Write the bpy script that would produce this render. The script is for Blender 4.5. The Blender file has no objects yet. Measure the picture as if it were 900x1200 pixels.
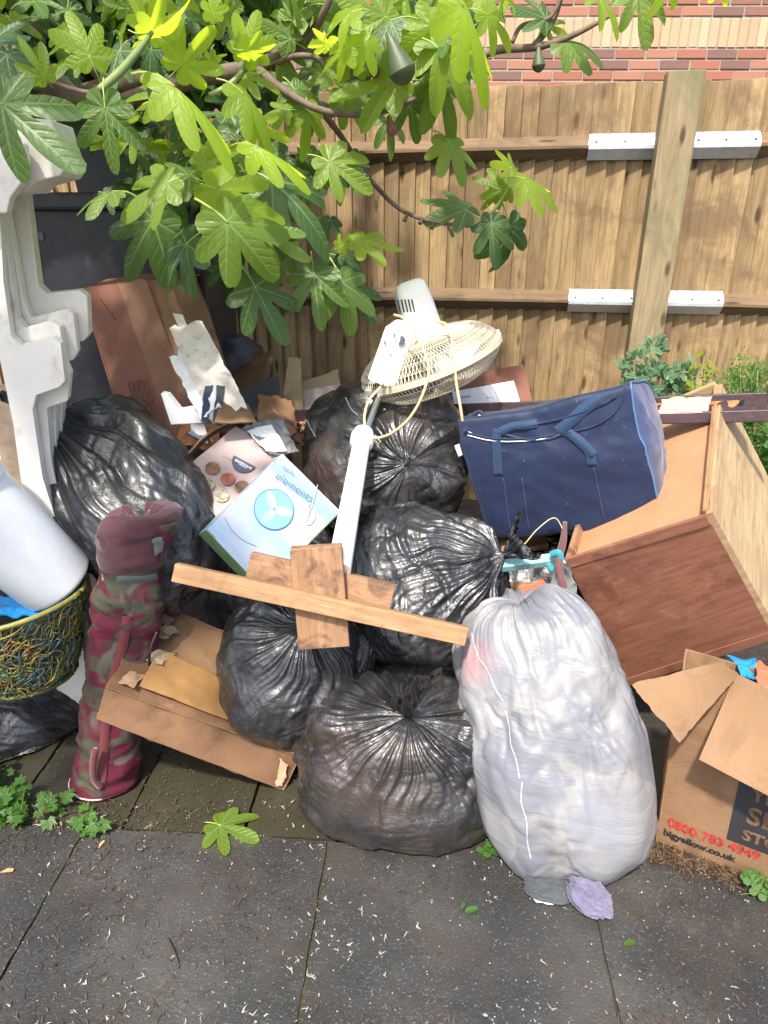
import bpy, bmesh, math, random
import numpy as np
from mathutils import Vector, Matrix
R = math.radians
random.seed(7)
rng = np.random.RandomState(7)
S = bpy.context.scene
COL = S.collection

# ------------------------------------------------------------------ camera, world, sun, exposure
PITCH = R(23.1); CH = 1.5; FPX = 800.0
cam = bpy.data.cameras.new('camera'); cam.sensor_fit = 'VERTICAL'; cam.sensor_height = 36; cam.lens = 24.0
cam.clip_start = 0.05; cam.clip_end = 500
camo = bpy.data.objects.new('camera', cam); COL.objects.link(camo)
camo.location = (0, 0, CH); camo.rotation_euler = (R(90) - PITCH, 0, 0)
S.camera = camo
SUN_DIR = Vector((0.16, 0.50, -0.84)).normalized()       # the way the light travels
elev = math.asin(-SUN_DIR.z); az = math.atan2(-SUN_DIR.x, -SUN_DIR.y)
w = bpy.data.worlds.new('World'); S.world = w; w.use_nodes = True
wn = w.node_tree.nodes; wl = w.node_tree.links
sky = wn.new('ShaderNodeTexSky'); sky.sky_type = 'NISHITA'; sky.sun_disc = False
sky.sun_elevation = elev; sky.sun_rotation = az; sky.dust_density = 3.0; sky.air_density = 1.0
wl.new(sky.outputs[0], wn['Background'].inputs[0]); wn['Background'].inputs[1].default_value = 0.14
sd = bpy.data.lights.new('sun', 'SUN'); sd.energy = 3.0; sd.angle = R(3.0); sd.color = (1.0, 0.95, 0.86)
so = bpy.data.objects.new('sun', sd); COL.objects.link(so)
so.rotation_euler = SUN_DIR.to_track_quat('-Z', 'Y').to_euler()
S.view_settings.view_transform = 'Standard'; S.view_settings.look = 'None'
S.view_settings.exposure = 1.32; S.view_settings.gamma = 1.0

# ------------------------------------------------------------------ geometry helpers
CF = Vector((0, math.cos(PITCH), -math.sin(PITCH))); CU = Vector((0, math.sin(PITCH), math.cos(PITCH))); CR = Vector((1, 0, 0))
def ray(px, py):
    return CF + CR * ((px - 450) / FPX) + CU * ((600 - py) / FPX)
def P(px, py, Y):
    d = ray(px, py); t = Y / d.y
    return Vector((0, 0, CH)) + d * t
def G(px, py, z=0.0):
    d = ray(px, py); t = (z - CH) / d.z
    return Vector((0, 0, CH)) + d * t
def zc(p): return (Vector(p) - Vector((0, 0, CH))).dot(CF)

def _h(ix, iy, iz, seed):
    n = (ix * 374761393 + iy * 668265263 + iz * 2147483647 + seed * 1274126177) & 0xffffffff
    n = ((n ^ (n >> 13)) * 1274126177) & 0xffffffff
    n = (n ^ (n >> 16)) & 0xffffffff
    return n
_g = rng.normal(size=(256, 3)); _g /= np.linalg.norm(_g, axis=1)[:, None]
def pn(p, seed=0):
    p = np.asarray(p, float); i = np.floor(p).astype(np.int64); f = p - i
    u = f * f * f * (f * (f * 6 - 15) + 10)
    r = 0
    for dx in (0, 1):
        for dy in (0, 1):
            for dz in (0, 1):
                hh = _h(i[..., 0] + dx, i[..., 1] + dy, i[..., 2] + dz, seed) & 255
                g = _g[hh]
                d = g[..., 0] * (f[..., 0] - dx) + g[..., 1] * (f[..., 1] - dy) + g[..., 2] * (f[..., 2] - dz)
                wx = u[..., 0] if dx else 1 - u[..., 0]; wy = u[..., 1] if dy else 1 - u[..., 1]; wz = u[..., 2] if dz else 1 - u[..., 2]
                r = r + d * wx * wy * wz
    return r * 1.6
def ridge(p, seed=0): return 1 - 2.2 * np.abs(pn(p, seed))

def link(o, parent=None):
    COL.objects.link(o)
    if parent: o.parent = parent
    return o
def mesh_obj(name, verts, faces, m, parent=None, uvs=None, smooth=False, origin=None, mats=None, midx=None):
    """verts in world space; the object sits at its parent's place (or origin)"""
    off = Vector((0, 0, 0))
    if parent is not None:
        q = parent
        while q is not None: off += q.location; q = q.parent
    elif origin is not None: off = Vector(origin)
    me = bpy.data.meshes.new(name)
    v = np.asarray([tuple(x) for x in verts] if not isinstance(verts, np.ndarray) else verts, float) - np.array(off)
    me.from_pydata(v.tolist(), [], [tuple(f) for f in faces])
    for mm in (mats or [m]): me.materials.append(mm)
    if midx is not None: me.polygons.foreach_set('material_index', np.asarray(midx, np.int32))
    if uvs is not None:
        ul = me.uv_layers.new(name='UVMap')
        li = np.zeros(len(me.loops), np.int32); me.loops.foreach_get('vertex_index', li)
        ul.data.foreach_set('uv', np.asarray(uvs, float)[li].ravel())
    if smooth: me.polygons.foreach_set('use_smooth', np.ones(len(me.polygons), bool))
    me.update()
    o = bpy.data.objects.new(name, me)
    if parent is None and origin is not None: o.location = off
    return link(o, parent)
def thing(name, label, cat, loc, group=None):
    o = bpy.data.objects.new(name, None); o.empty_display_size = .1; COL.objects.link(o); o.location = Vector(loc)
    o['label'] = label; o['category'] = cat
    if group: o['group'] = group
    return o
def tag(o, label=None, cat=None, group=None, kind=None):
    if label: o['label'] = label
    if cat: o['category'] = cat
    if group: o['group'] = group
    if kind: o['kind'] = kind
    return o
def bevel(o, wd=.002, seg=2):
    b = o.modifiers.new('bevel', 'BEVEL'); b.width = wd; b.segments = seg; b.limit_method = 'ANGLE'; b.angle_limit = R(35)
    return o

class MB:
    def __init__(s): s.v = []; s.f = []; s.uv = []; s.mi = []; s.n = 0
    def add(s, v, f, uv=None, mi=0):
        v = np.asarray(v, float).reshape(-1, 3)
        s.v.append(v); s.f += [tuple(i + s.n for i in q) for q in f]; s.mi += [mi] * len(f)
        s.uv.append(np.asarray(uv, float) if uv is not None else np.zeros((len(v), 2))); s.n += len(v)
    def build(s, name, m, parent=None, smooth=False, origin=None, mats=None):
        return mesh_obj(name, np.concatenate(s.v), s.f, m, parent, np.concatenate(s.uv), smooth, origin, mats, s.mi)

def beam_geo(p0, p1, wd, th, up=(0, 0, 1), u0=0.0, taper=1.0):
    """bar from p0 to p1, wd wide (across), th along up; uv: u along length"""
    p0 = Vector(p0); p1 = Vector(p1); d = (p1 - p0); L = d.length; d.normalize()
    up = Vector(up); sx = d.cross(up).normalized(); upv = sx.cross(d).normalized()
    v = []; uv = []; f = []
    def quad(a, b, c, e, uu):
        k = len(v); v.extend([a, b, c, e]); uv.extend(uu); f.append((k, k + 1, k + 2, k + 3))
    def cn(end, s, t):
        q = p0 if end == 0 else p1; k = 1 if end == 0 else taper
        return q + sx * (s * wd / 2 * k) + upv * (t * th / 2 * k)
    per = 0
    cs = [(-1, 1), (1, 1), (1, -1), (-1, -1)]
    for i in range(4):
        a = cs[i]; b = cs[(i + 1) % 4]; ww = wd if i % 2 == 0 else th
        quad(cn(0, *a), cn(0, *b), cn(1, *b), cn(1, *a), [(u0, per), (u0, per + ww), (u0 + L, per + ww), (u0 + L, per)]); per += ww + .013
    quad(cn(0, -1, 1), cn(0, -1, -1), cn(0, 1, -1), cn(0, 1, 1), [(u0, 9), (u0 + th * .1, 9), (u0 + th * .1, 9 + wd), (u0, 9 + wd)])
    quad(cn(1, -1, 1), cn(1, 1, 1), cn(1, 1, -1), cn(1, -1, -1), [(u0, 9), (u0, 9 + wd), (u0 + th * .1, 9 + wd), (u0 + th * .1, 9)])
    return v, f, uv
def weld(o, dist=.0004):
    bm = bmesh.new(); bm.from_mesh(o.data); bmesh.ops.remove_doubles(bm, verts=bm.verts, dist=dist)
    bmesh.ops.recalc_face_normals(bm, faces=bm.faces); bm.to_mesh(o.data); bm.free(); return o
def beam(name, p0, p1, wd, th, m, parent=None, up=(0, 0, 1), bev=.002, origin=None, u0=None, taper=1.0):
    v, f, uv = beam_geo(p0, p1, wd, th, up, random.random() * 7 if u0 is None else u0, taper)
    o = weld(mesh_obj(name, v, f, m, parent, uv, origin=origin))
    if bev: bevel(o, bev)
    return o
def sheet(name, c, th, m, parent=None, nu=16, nv=16, warp=.004, wf=6.0, seed=1, origin=None, rag=0.0, bulge=0.0, edge=None, smooth=True, bend=None):
    """c: four 3D corners (u0v0,u1v0,u1v1,u0v1), thickness th backwards along -normal; warped grid"""
    c = [np.array(x, float) for x in c]
    U, V = np.meshgrid(np.linspace(0, 1, nu + 1), np.linspace(0, 1, nv + 1), indexing='ij')
    lu = np.linalg.norm(c[1] - c[0]); lv = np.linalg.norm(c[3] - c[0])
    U2, V2 = U, V
    if rag:
        e = rag / max(lu, lv)
        q = np.stack([U * lu * 25, V * lv * 25, np.full_like(U, seed * 3.1)], -1)
        U2 = U + (pn(q, seed) + .6 * pn(q * 2.7, seed + 4)) * e; V2 = V + (pn(q, seed + 1) + .6 * pn(q * 2.7, seed + 5)) * e
    p = (c[0] * ((1 - U2) * (1 - V2))[..., None] + c[1] * (U2 * (1 - V2))[..., None] + c[2] * (U2 * V2)[..., None] + c[3] * ((1 - U2) * V2)[..., None])
    n = np.cross(c[1] - c[0], c[3] - c[0]); n /= np.linalg.norm(n)
    q = p * wf + seed * 1.7
    d = warp * (pn(q, seed) + .5 * ridge(q * 1.9, seed + 2) * .6) + bulge * (np.sin(U * math.pi) * np.sin(V * math.pi)) ** .7
    if bend is not None: d = d + bend(U, V)
    p = p + n * d[..., None]
    k = (nu + 1) * (nv + 1); idx = np.arange(k).reshape(nu + 1, nv + 1)
    v = np.concatenate([p.reshape(-1, 3), (p - n * th).reshape(-1, 3)])
    f = []; mi = []
    for i in range(nu):
        for j in range(nv):
            a, b, cc, e = idx[i, j], idx[i + 1, j], idx[i + 1, j + 1], idx[i, j + 1]
            f.append((a, b, cc, e)); f.append((a + k, e + k, cc + k, b + k)); mi += [0, 0]
    def rim(l):
        for x, y in zip(l[:-1], l[1:]): f.append((y, x, x + k, y + k)); mi.append(1 if edge else 0)
    rim(list(idx[:, 0])); rim(list(idx[-1, :])); rim(list(idx[::-1, -1])); rim(list(idx[0, ::-1]))
    uv = np.stack([U * lu, V * lv], -1).reshape(-1, 2); uv = np.concatenate([uv, uv])
    o = mesh_obj(name, v, f, m, parent, uv, smooth, origin, [m] + ([edge] if edge else []), mi)
    if smooth:
        e = o.modifiers.new('es', 'EDGE_SPLIT'); e.split_angle = R(40)
    return o
def prism(name, pts, th, m, parent=None, origin=None, bev=.003, flat=True, seg=2):
    """pts: ordered 3D outline (front), th: Vector extrusion"""
    n = len(pts); th = Vector(th)
    v = [Vector(p) for p in pts] + [Vector(p) + th for p in pts]
    f = [tuple(range(n)), tuple(range(2 * n - 1, n - 1, -1))] + [(i, i + n, (i + 1) % n + n, (i + 1) % n) for i in range(n)]
    lu = [(q.x, q.z) for q in v]
    o = mesh_obj(name, v, f, m, parent, lu, origin=origin)
    bm = bmesh.new(); bm.from_mesh(o.data); bmesh.ops.recalc_face_normals(bm, faces=bm.faces)
    bmesh.ops.triangulate(bm, faces=[q for q in bm.faces if len(q.verts) > 4], ngon_method='EAR_CLIP'); bm.to_mesh(o.data); bm.free()
    if bev: bevel(o, bev, seg)
    return o
def tube_geo(pts, r, sides=6, cap=True):
    pts = np.asarray([tuple(p) for p in pts], float); n = len(pts)
    r = np.broadcast_to(np.asarray(r, float), (n,))
    t = np.gradient(pts, axis=0); t /= np.maximum(np.linalg.norm(t, axis=1)[:, None], 1e-9)
    a = np.array([0, 0, 1.0]) if abs(t[0][2]) < .9 else np.array([1.0, 0, 0])
    v = []
    for i in range(n):
        a = a - t[i] * a.dot(t[i]); a /= max(np.linalg.norm(a), 1e-9); b = np.cross(t[i], a)
        for k in range(sides):
            g = 2 * math.pi * k / sides; v.append(pts[i] + (a * math.cos(g) + b * math.sin(g)) * r[i])
    f = []
    for i in range(n - 1):
        for k in range(sides):
            k2 = (k + 1) % sides; f.append((i * sides + k, i * sides + k2, (i + 1) * sides + k2, (i + 1) * sides + k))
    if cap: f.append(tuple(range(sides - 1, -1, -1))); f.append(tuple(range((n - 1) * sides, n * sides)))
    return v, f
def smooth_path(p, n=8):
    p = [np.array(tuple(q), float) for q in p]; p = [2 * p[0] - p[1]] + p + [2 * p[-1] - p[-2]]; o = []
    for i in range(1, len(p) - 2):
        for k in range(n):
            t = k / n
            o.append(.5 * ((2 * p[i]) + (-p[i - 1] + p[i + 1]) * t + (2 * p[i - 1] - 5 * p[i] + 4 * p[i + 1] - p[i + 2]) * t * t + (-p[i - 1] + 3 * p[i] - 3 * p[i + 1] + p[i + 2]) * t ** 3))
    o.append(p[-2]); return np.array(o)
def tube(name, pts, r, m, parent=None, sides=10, sm=True, n=8, origin=None):
    q = smooth_path(pts, n) if sm else pts
    if sm and not np.isscalar(r): r = np.interp(np.linspace(0, 1, len(q)), np.linspace(0, 1, len(r)), r)
    v, f = tube_geo(q, r, sides)
    return mesh_obj(name, v, f, m, parent, smooth=True, origin=origin)
def lathe(name, p0, p1, prof, m, parent=None, seg=40, origin=None, smooth=True, cap=(True, True)):
    """prof: (t along p0->p1 in 0..1, radius)"""
    p0 = np.array(p0); p1 = np.array(p1); d = p1 - p0; L = np.linalg.norm(d); d = d / L
    a = np.cross(d, [0, 0, 1.0]); a = a if np.linalg.norm(a) > .05 else np.array([1.0, 0, 0]); a /= np.linalg.norm(a); b = np.cross(d, a)
    v = []; f = []
    for t, r in prof:
        for k in range(seg):
            g = 2 * math.pi * k / seg; v.append(p0 + d * L * t + (a * math.cos(g) + b * math.sin(g)) * r)
    for i in range(len(prof) - 1):
        for k in range(seg):
            k2 = (k + 1) % seg; f.append((i * seg + k, i * seg + k2, (i + 1) * seg + k2, (i + 1) * seg + k))
    if cap[0]: f.append(tuple(range(seg - 1, -1, -1)))
    if cap[1]: f.append(tuple(range((len(prof) - 1) * seg, len(prof) * seg)))
    o = mesh_obj(name, v, f, m, parent, smooth=smooth, origin=origin)
    e = o.modifiers.new('es', 'EDGE_SPLIT'); e.split_angle = R(35)
    return o
def disc(name, c, x, y, rx, ry, m, parent, a0=0, a1=360, th=.0006, n=40):
    c = Vector(c); x = Vector(x).normalized(); y = Vector(y).normalized()
    pts = [c + x * rx * math.cos(R(a0 + (a1 - a0) * i / n)) + y * ry * math.sin(R(a0 + (a1 - a0) * i / n)) for i in range(n + (0 if a1 - a0 == 360 else 1))]
    return prism(name, pts, -x.cross(y).normalized() * th, m, parent, bev=0)
def letter(name, s, o, x, y, size, m, parent, off=0.0, lift=.0012, shear=0, sx=1.0, extrude=.0002):
    """flat printed words: o lower-left, x reading direction, y up direction"""
    x = Vector(x).normalized(); y = Vector(y); n = x.cross(y).normalized(); y = n.cross(x).normalized()
    cu = bpy.data.curves.new(name, 'FONT'); cu.body = s; cu.size = size; cu.offset = off; cu.extrude = extrude; cu.shear = shear
    cu.resolution_u = 3; cu.materials.append(m)
    ob = bpy.data.objects.new(name, cu); link(ob, parent)
    q = parent; base = Vector((0, 0, 0))
    while q is not None: base += q.location; q = q.parent
    M = Matrix((x * sx, y, n)).transposed().to_4x4(); M.translation = Vector(o) + n * lift - base
    ob.matrix_local = M
    return ob

# ------------------------------------------------------------------ material helpers
class NB:
    def __init__(s, name):
        s.m = bpy.data.materials.new(name); s.m.use_nodes = True; s.t = s.m.node_tree; s.b = s.t.nodes['Principled BSDF']; s.out = s.t.nodes['Material Output']
    def n(s, k, **kw):
        x = s.t.nodes.new(k)
        for a, b in kw.items(): setattr(x, a, b)
        return x
    def l(s, a, b): s.t.links.new(a, b)
    def val(s, x, sock):
        if hasattr(x, 'is_linked') or hasattr(x, 'links'): s.l(x, sock)
        else: sock.default_value = x
    def math(s, op, a, b=0.0, c=0.0, clamp=False):
        x = s.n('ShaderNodeMath', operation=op, use_clamp=clamp); s.val(a, x.inputs[0]); s.val(b, x.inputs[1]); s.val(c, x.inputs[2]); return x.outputs[0]
    def coord(s, kind='Object', scale=(1, 1, 1), rnd=False, rot=(0, 0, 0)):
        tc = s.n('ShaderNodeTexCoord'); mp = s.n('ShaderNodeMapping'); s.l(tc.outputs[kind], mp.inputs[0]); mp.inputs['Scale'].default_value = scale; mp.inputs['Rotation'].default_value = rot
        if rnd:
            oi = s.n('ShaderNodeObjectInfo'); cm = s.n('ShaderNodeCombineXYZ')
            s.l(s.math('MULTIPLY', oi.outputs['Random'], 37.0), cm.inputs[0]); s.l(s.math('MULTIPLY', oi.outputs['Random'], 91.0), cm.inputs[1]); s.l(s.math('MULTIPLY', oi.outputs['Random'], 13.0), cm.inputs[2])
            s.l(cm.outputs[0], mp.inputs['Location'])
        return mp.outputs[0]
    def noise(s, co, scale=5, detail=4, rough=.55, dist=0.0):
        x = s.n('ShaderNodeTexNoise'); s.l(co, x.inputs['Vector']); x.inputs['Scale'].default_value = scale; x.inputs['Detail'].default_value = detail; x.inputs['Roughness'].default_value = rough; x.inputs['Distortion'].default_value = dist
        return x.outputs['Fac']
    def ramp(s, f, stops, interp='LINEAR'):
        x = s.n('ShaderNodeValToRGB'); s.l(f, x.inputs[0]); r = x.color_ramp; r.interpolation = interp
        while len(r.elements) > 2: r.elements.remove(r.elements[-1])
        r.elements[0].position = stops[0][0]; r.elements[1].position = stops[1][0]
        for i, (p, c) in enumerate(stops):
            e = r.elements[i] if i < 2 else r.elements.new(p)
            e.color = (*c, 1) if not np.isscalar(c) else (c, c, c, 1)
        return x.outputs[0]
    def mix(s, f, a, b, mode='MIX'):
        x = s.n('ShaderNodeMix', data_type='RGBA', blend_type=mode); s.val(f, x.inputs[0])
        for k, q in ((6, a), (7, b)):
            if isinstance(q, tuple): x.inputs[k].default_value = (*q, 1)
            else: s.l(q, x.inputs[k])
        return x.outputs[2]
    def bump(s, h, dist=.001, strength=1.0):
        x = s.n('ShaderNodeBump'); x.inputs['Distance'].default_value = dist; x.inputs['Strength'].default_value = strength; s.l(h, x.inputs['Height'])
        s.l(x.outputs[0], s.b.inputs['Normal']); return x.outputs[0]
    def fin(s, col, rough=.6, spec=.5, metal=0, **kw):
        if isinstance(col, tuple): s.b.inputs['Base Color'].default_value = (*col, 1)
        else: s.l(col, s.b.inputs['Base Color'])
        s.val(rough, s.b.inputs['Roughness']); s.b.inputs['Specular IOR Level'].default_value = spec; s.b.inputs['Metallic'].default_value = metal
        for k, v in kw.items(): s.b.inputs[k].default_value = v
        return s.m
def simple(name, c1, c2=None, scale=8, rough=.6, bumpd=0.0, bscale=60, spec=.5, metal=0, kind='Object', dirt=None, **kw):
    b = NB(name); co = b.coord(kind); c2 = c2 or tuple(x * .8 for x in c1)
    f = b.noise(co, scale, 5, .6); col = b.ramp(f, [(.3, c2), (.7, c1)])
    if dirt: col = b.mix(b.ramp(b.noise(co, scale * 2.3, 6, .7), [(.55, 0.0), (.72, 1.0)]), col, dirt)
    if bumpd: b.bump(b.noise(co, bscale, 4, .6), bumpd)
    return b.fin(col, rough, spec, metal, **kw)
def wood(name, c_dark, c_light, rough=.7, fine=60, knots=True, stain=None, stainamt=.5, rnd=True, tint=.25, bumpd=.0012, ss=3.5):
    b = NB(name)
    co = b.coord('UV', (1, 1, 1), rnd)
    mp = b.n('ShaderNodeMapping'); b.l(co, mp.inputs[0]); mp.inputs['Scale'].default_value = (1.2, 14, 1)
    mp2 = b.n('ShaderNodeMapping'); b.l(co, mp2.inputs[0]); mp2.inputs['Scale'].default_value = (3, fine, 1)
    g1 = b.noise(mp.outputs[0], 2.2, 4, .6, 1.2); g2 = b.noise(mp2.outputs[0], 4, 5, .65, .3)
    f = b.math('ADD', b.math('MULTIPLY', g1, .55), b.math('MULTIPLY', g2, .45))
    col = b.ramp(f, [(.33, c_dark), (.66, c_light)])
    if knots:
        mk = b.n('ShaderNodeMapping'); b.l(co, mk.inputs[0]); mk.inputs['Scale'].default_value = (3.4, 11, 1)
        vo = b.n('ShaderNodeTexVoronoi'); vo.inputs['Scale'].default_value = 1.1; b.l(mk.outputs[0], vo.inputs['Vector'])
        col = b.mix(b.ramp(vo.outputs['Distance'], [(.09, .95), (.19, 0.0)]), col, tuple(x * .35 for x in c_dark))
    oi = b.n('ShaderNodeObjectInfo')
    if tint:
        v = b.math('ADD', b.math('MULTIPLY', oi.outputs['Random'], tint * 2), 1 - tint)
        cc = b.n('ShaderNodeCombineXYZ'); b.l(v, cc.inputs[0]); b.l(v, cc.inputs[1]); b.l(v, cc.inputs[2])
        col = b.mix(1.0, col, cc.outputs[0], 'MULTIPLY')
    if stain:
        col = b.mix(b.math('MULTIPLY', b.ramp(b.noise(b.coord('Object'), ss, 6, .65, .6), [(.48, 0.0), (.62, 1.0)]), stainamt), col, stain)
    b.bump(f, bumpd)
    return b.fin(col, rough, .3)

M = {}
M['fence'] = wood('fence_wood', (.17, .102, .048), (.39, .275, .14), .75, tint=.3, stain=(.13, .08, .045), stainamt=.65)
M['rail'] = wood('rail_wood', (.11, .068, .036), (.235, .155, .088), .8, tint=.1, stain=(.09, .06, .035), stainamt=.6)
M['post'] = wood('post_wood', (.18, .135, .072), (.33, .25, .145), .8, tint=.05, stain=(.13, .14, .065), stainamt=.6)
M['pine'] = wood('sawn_pine', (.20, .105, .050), (.40, .24, .12), .6, knots=True, tint=.12, stain=(.20, .10, .05), stainamt=.55, ss=13)
M['oldpine'] = wood('old_pine', (.22, .115, .060), (.40, .23, .125), .65, tint=.12, stain=(.085, .045, .03), stainamt=.75, ss=16)
M['lightwood'] = wood('faded_veneer', (.27, .17, .085), (.52, .38, .22), .6, fine=35, tint=.03, stain=(.26, .13, .06), stainamt=.35)
M['galv'] = simple('galvanised_steel', (.62, .66, .70), (.48, .52, .56), 30, .38, .0002, 90, metal=.55)
M['nail'] = simple('nail_head', (.12, .10, .09), rough=.5, metal=.5)
def cardboard(name, c, dark, lines=420, stain=None, gloss=.75, amt=.5):
    b = NB(name); co = b.coord('UV'); ob = b.coord('Object')
    f = b.noise(ob, 5, 6, .6); col = b.ramp(f, [(.3, dark), (.7, c)])
    fl = b.noise(b.coord('UV', (60, 60, 60)), 6, 3, .7); col = b.mix(b.math('MULTIPLY', fl, .25), col, tuple(x * .7 for x in c))
    if stain: col = b.mix(b.math('MULTIPLY', b.ramp(b.noise(ob, 6, 5, .6, .8), [(.5, 0.0), (.6, 1.0)]), amt), col, stain)
    wv = b.n('ShaderNodeTexWave'); b.l(co, wv.inputs['Vector']); wv.inputs['Scale'].default_value = lines / 6.3; wv.inputs['Distortion'].default_value = .6
    wv.bands_direction = 'X'
    cr_ = b.math('ABSOLUTE', b.math('SUBTRACT', b.noise(ob, 9, 2, .5, .6), .5)); cl_ = b.ramp(cr_, [(.0, 0.0), (.03, 1.0)])
    h = b.math('ADD', b.math('MULTIPLY', wv.outputs['Fac'], .2), b.math('ADD', b.math('MULTIPLY', cl_, .3), b.noise(ob, 35, 5, .6)))
    b.bump(h, .0014)
    return b.fin(col, gloss, .3)
M['card'] = cardboard('cardboard', (.27, .160, .085), (.21, .120, .062), stain=(.14, .075, .038))
M['cardwet'] = cardboard('damp_cardboard', (.225, .122, .062), (.16, .083, .042), stain=(.11, .055, .028))
M['cardred'] = cardboard('reddish_cardboard', (.24, .105, .07), (.18, .075, .05), stain=(.13, .05, .035))
M['cardgrey'] = cardboard('lilac_grey_card', (.42, .33, .31), (.36, .27, .26), gloss=.5, amt=.2)
M['cardedge'] = cardboard('torn_card_edge', (.38, .25, .15), (.2, .11, .06))
M['tape'] = simple('brown_packing_tape', (.38, .215, .085), (.29, .155, .055), 14, .22, .0015, 30)
M['cardlight'] = cardboard('pale_cardboard', (.42, .31, .20), (.33, .23, .14), stain=(.38, .26, .16), amt=.3)

def black_plastic(name, c1, c2, rough=(.25, .45), scale=7, b1=.0024, tr=0.0, tint=None):
    b = NB(name); co = b.coord('Object')
    f = b.noise(co, scale, 5, .6, .5); col = b.ramp(f, [(.42, c1), (.72, c2)])
    if tint: col = b.mix(b.ramp(b.noise(b.coord('Object', rot=(1, 2, 3)), scale * .6, 2, .5), [(.55, 0.0), (.68, .8)]), col, tint)
    spots = b.ramp(b.noise(co, 160, 2, .5), [(.73, 0.0), (.76, 1.0)])
    col = b.mix(b.math('MULTIPLY', spots, .5), col, (.35, .28, .2))
    rg = b.ramp(b.noise(co, scale * 3, 4, .6), [(.3, rough[0]), (.7, rough[1])])
    wv = b.noise(b.coord('Object', (1, 1, 3)), 42, 3, .6, 1.5)
    rd = b.math('ABSOLUTE', b.math('SUBTRACT', wv, .5))
    wv2 = b.noise(co, 14, 3, .6, 2.0); rd2 = b.math('ABSOLUTE', b.math('SUBTRACT', wv2, .5))
    h = b.math('ADD', rd, b.math('MULTIPLY', rd2, 2.0))
    b.bump(h, b1)
    b.b.inputs['Coat Weight'].default_value = .5; b.b.inputs['Coat Roughness'].default_value = .2
    return b.fin(col, rg, .6)
M['blk'] = black_plastic('black_bin_liner', (.012, .012, .015), (.038, .037, .039))
M['blk2'] = black_plastic('thin_black_liner', (.012, .012, .013), (.044, .036, .032), tint=(.05, .032, .025))
M['wht'] = NB('x').m; bpy.data.materials.remove(M['wht'])
def white_plastic_bag():
    b = NB('white_translucent_liner'); co = b.coord('Object')
    n1 = b.noise(co, 4.2, 3, .5, .4)
    col = b.ramp(n1, [(.36, (.145, .15, .175)), (.48, (.175, .175, .19)), (.51, (.235, .23, .225)), (.64, (.19, .19, .21))])
    n2 = b.noise(b.coord('Object', (2, 2, 2.6), rot=(0, .5, 0)), 2.6, 2, .4, .3)
    col = b.mix(b.ramp(n2, [(.56, 0.0), (.66, .5)]), col, (.19, .175, .165))
    ps = b.n('ShaderNodeVectorMath', operation='DISTANCE'); tc = b.n('ShaderNodeTexCoord'); b.l(tc.outputs['Object'], ps.inputs[0]); ps.inputs[1].default_value = (-.19, .0, .47)
    col = b.mix(b.ramp(b.math('ADD', ps.outputs['Value'], b.math('MULTIPLY', n1, .12)), [(.07, .5), (.15, 0.0)]), col, (.50, .17, .16))
    wv = b.noise(b.coord('Object', (1, 1, 9), rot=(0, .35, 0)), 12, 5, .6, .5); rd = b.math('ABSOLUTE', b.math('SUBTRACT', wv, .5))
    wv2 = b.noise(b.coord('Object', (1, 1, 3.6), rot=(0, .75, 0)), 3.6, 3, .55, 1.0); rd2 = b.math('ABSOLUTE', b.math('SUBTRACT', wv2, .5))
    b.bump(b.math('ADD', b.math('MULTIPLY', rd, .35), b.math('MULTIPLY', rd2, 2.0)), .0036)
    return b.fin(col, .42, .5)
M['wht'] = white_plastic_bag()
M['whitep'] = simple('white_abs_plastic', (.85, .83, .76), (.78, .75, .67), 5, .35, dirt=None)
M['cream'] = simple('cream_moulded_plastic', (.80, .76, .69), (.68, .63, .57), 3.5, .45, .0006, 40, dirt=(.5, .44, .38))
M['tub'] = simple('speckled_white_plastic', (.80, .81, .82), (.73, .75, .77), 90, .4, .0004, 200)
M['cable'] = simple('yellowed_cable', (.62, .50, .30), (.52, .40, .22), 12, .45)
M['mesh'] = simple('yellowed_grille', (.66, .58, .45), (.52, .43, .31), 9, .5)
M['chrome'] = simple('chrome_tube', (.75, .75, .75), (.6, .6, .6), 20, .18, metal=1)
M['dark'] = simple('dark_slot', (.02, .02, .02), rough=.7)
M['bin'] = simple('black_bin_plastic', (.020, .021, .030), (.012, .012, .018), 6, .42, .0008, 50, dirt=(.05, .05, .055))
M['foam'] = simple('off_white_polystyrene', (.74, .68, .60), (.60, .52, .45), 18, .85, .004, 60, dirt=(.42, .33, .26))
M['foamw'] = simple('clean_polystyrene', (.86, .85, .84), (.76, .74, .73), 14, .7, .002, 60)
M['paper'] = simple('printed_paper_label', (.74, .74, .77), (.64, .65, .70), 60, .6)
M['ink'] = simple('black_ink', (.025, .025, .03), rough=.6); M['red'] = simple('red_ink', (.50, .045, .035), (.40, .03, .03), 40, .6); M['navyink'] = simple('navy_ink', (.018, .025, .07), rough=.5)
M['greyink'] = simple('grey_ink', (.10, .12, .15), rough=.6); M['cyan'] = simple('pale_blue_print', (.20, .38, .54), (.15, .31, .48), 6, .4); M['ring'] = simple('blue_ring_print', (.06, .16, .28), rough=.4)
M['brownink'] = simple('brown_ink', (.12, .05, .03), rough=.7); M['photo1'] = simple('food_print_dark', (.30, .12, .04), (.015, .015, .025), 45, .45); M['photo2'] = simple('food_print_red', (.42, .10, .06), (.12, .02, .02), 55, .45); M['photo3'] = simple('food_print_green', (.45, .38, .22), (.02, .025, .02), 60, .45)
def bluebox():
    b = NB('glossy_pale_blue_print'); co = b.coord('UV', (1, 1, 1)); f = b.noise(b.coord('UV', (9, 2.2, 1), rot=(0, 0, .9)), 1.6, 3, .5, .6)
    col = b.ramp(f, [(.35, (.26, .40, .56)), (.5, (.38, .45, .55)), (.62, (.46, .45, .52))])
    return b.fin(col, .3, .5)
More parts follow.
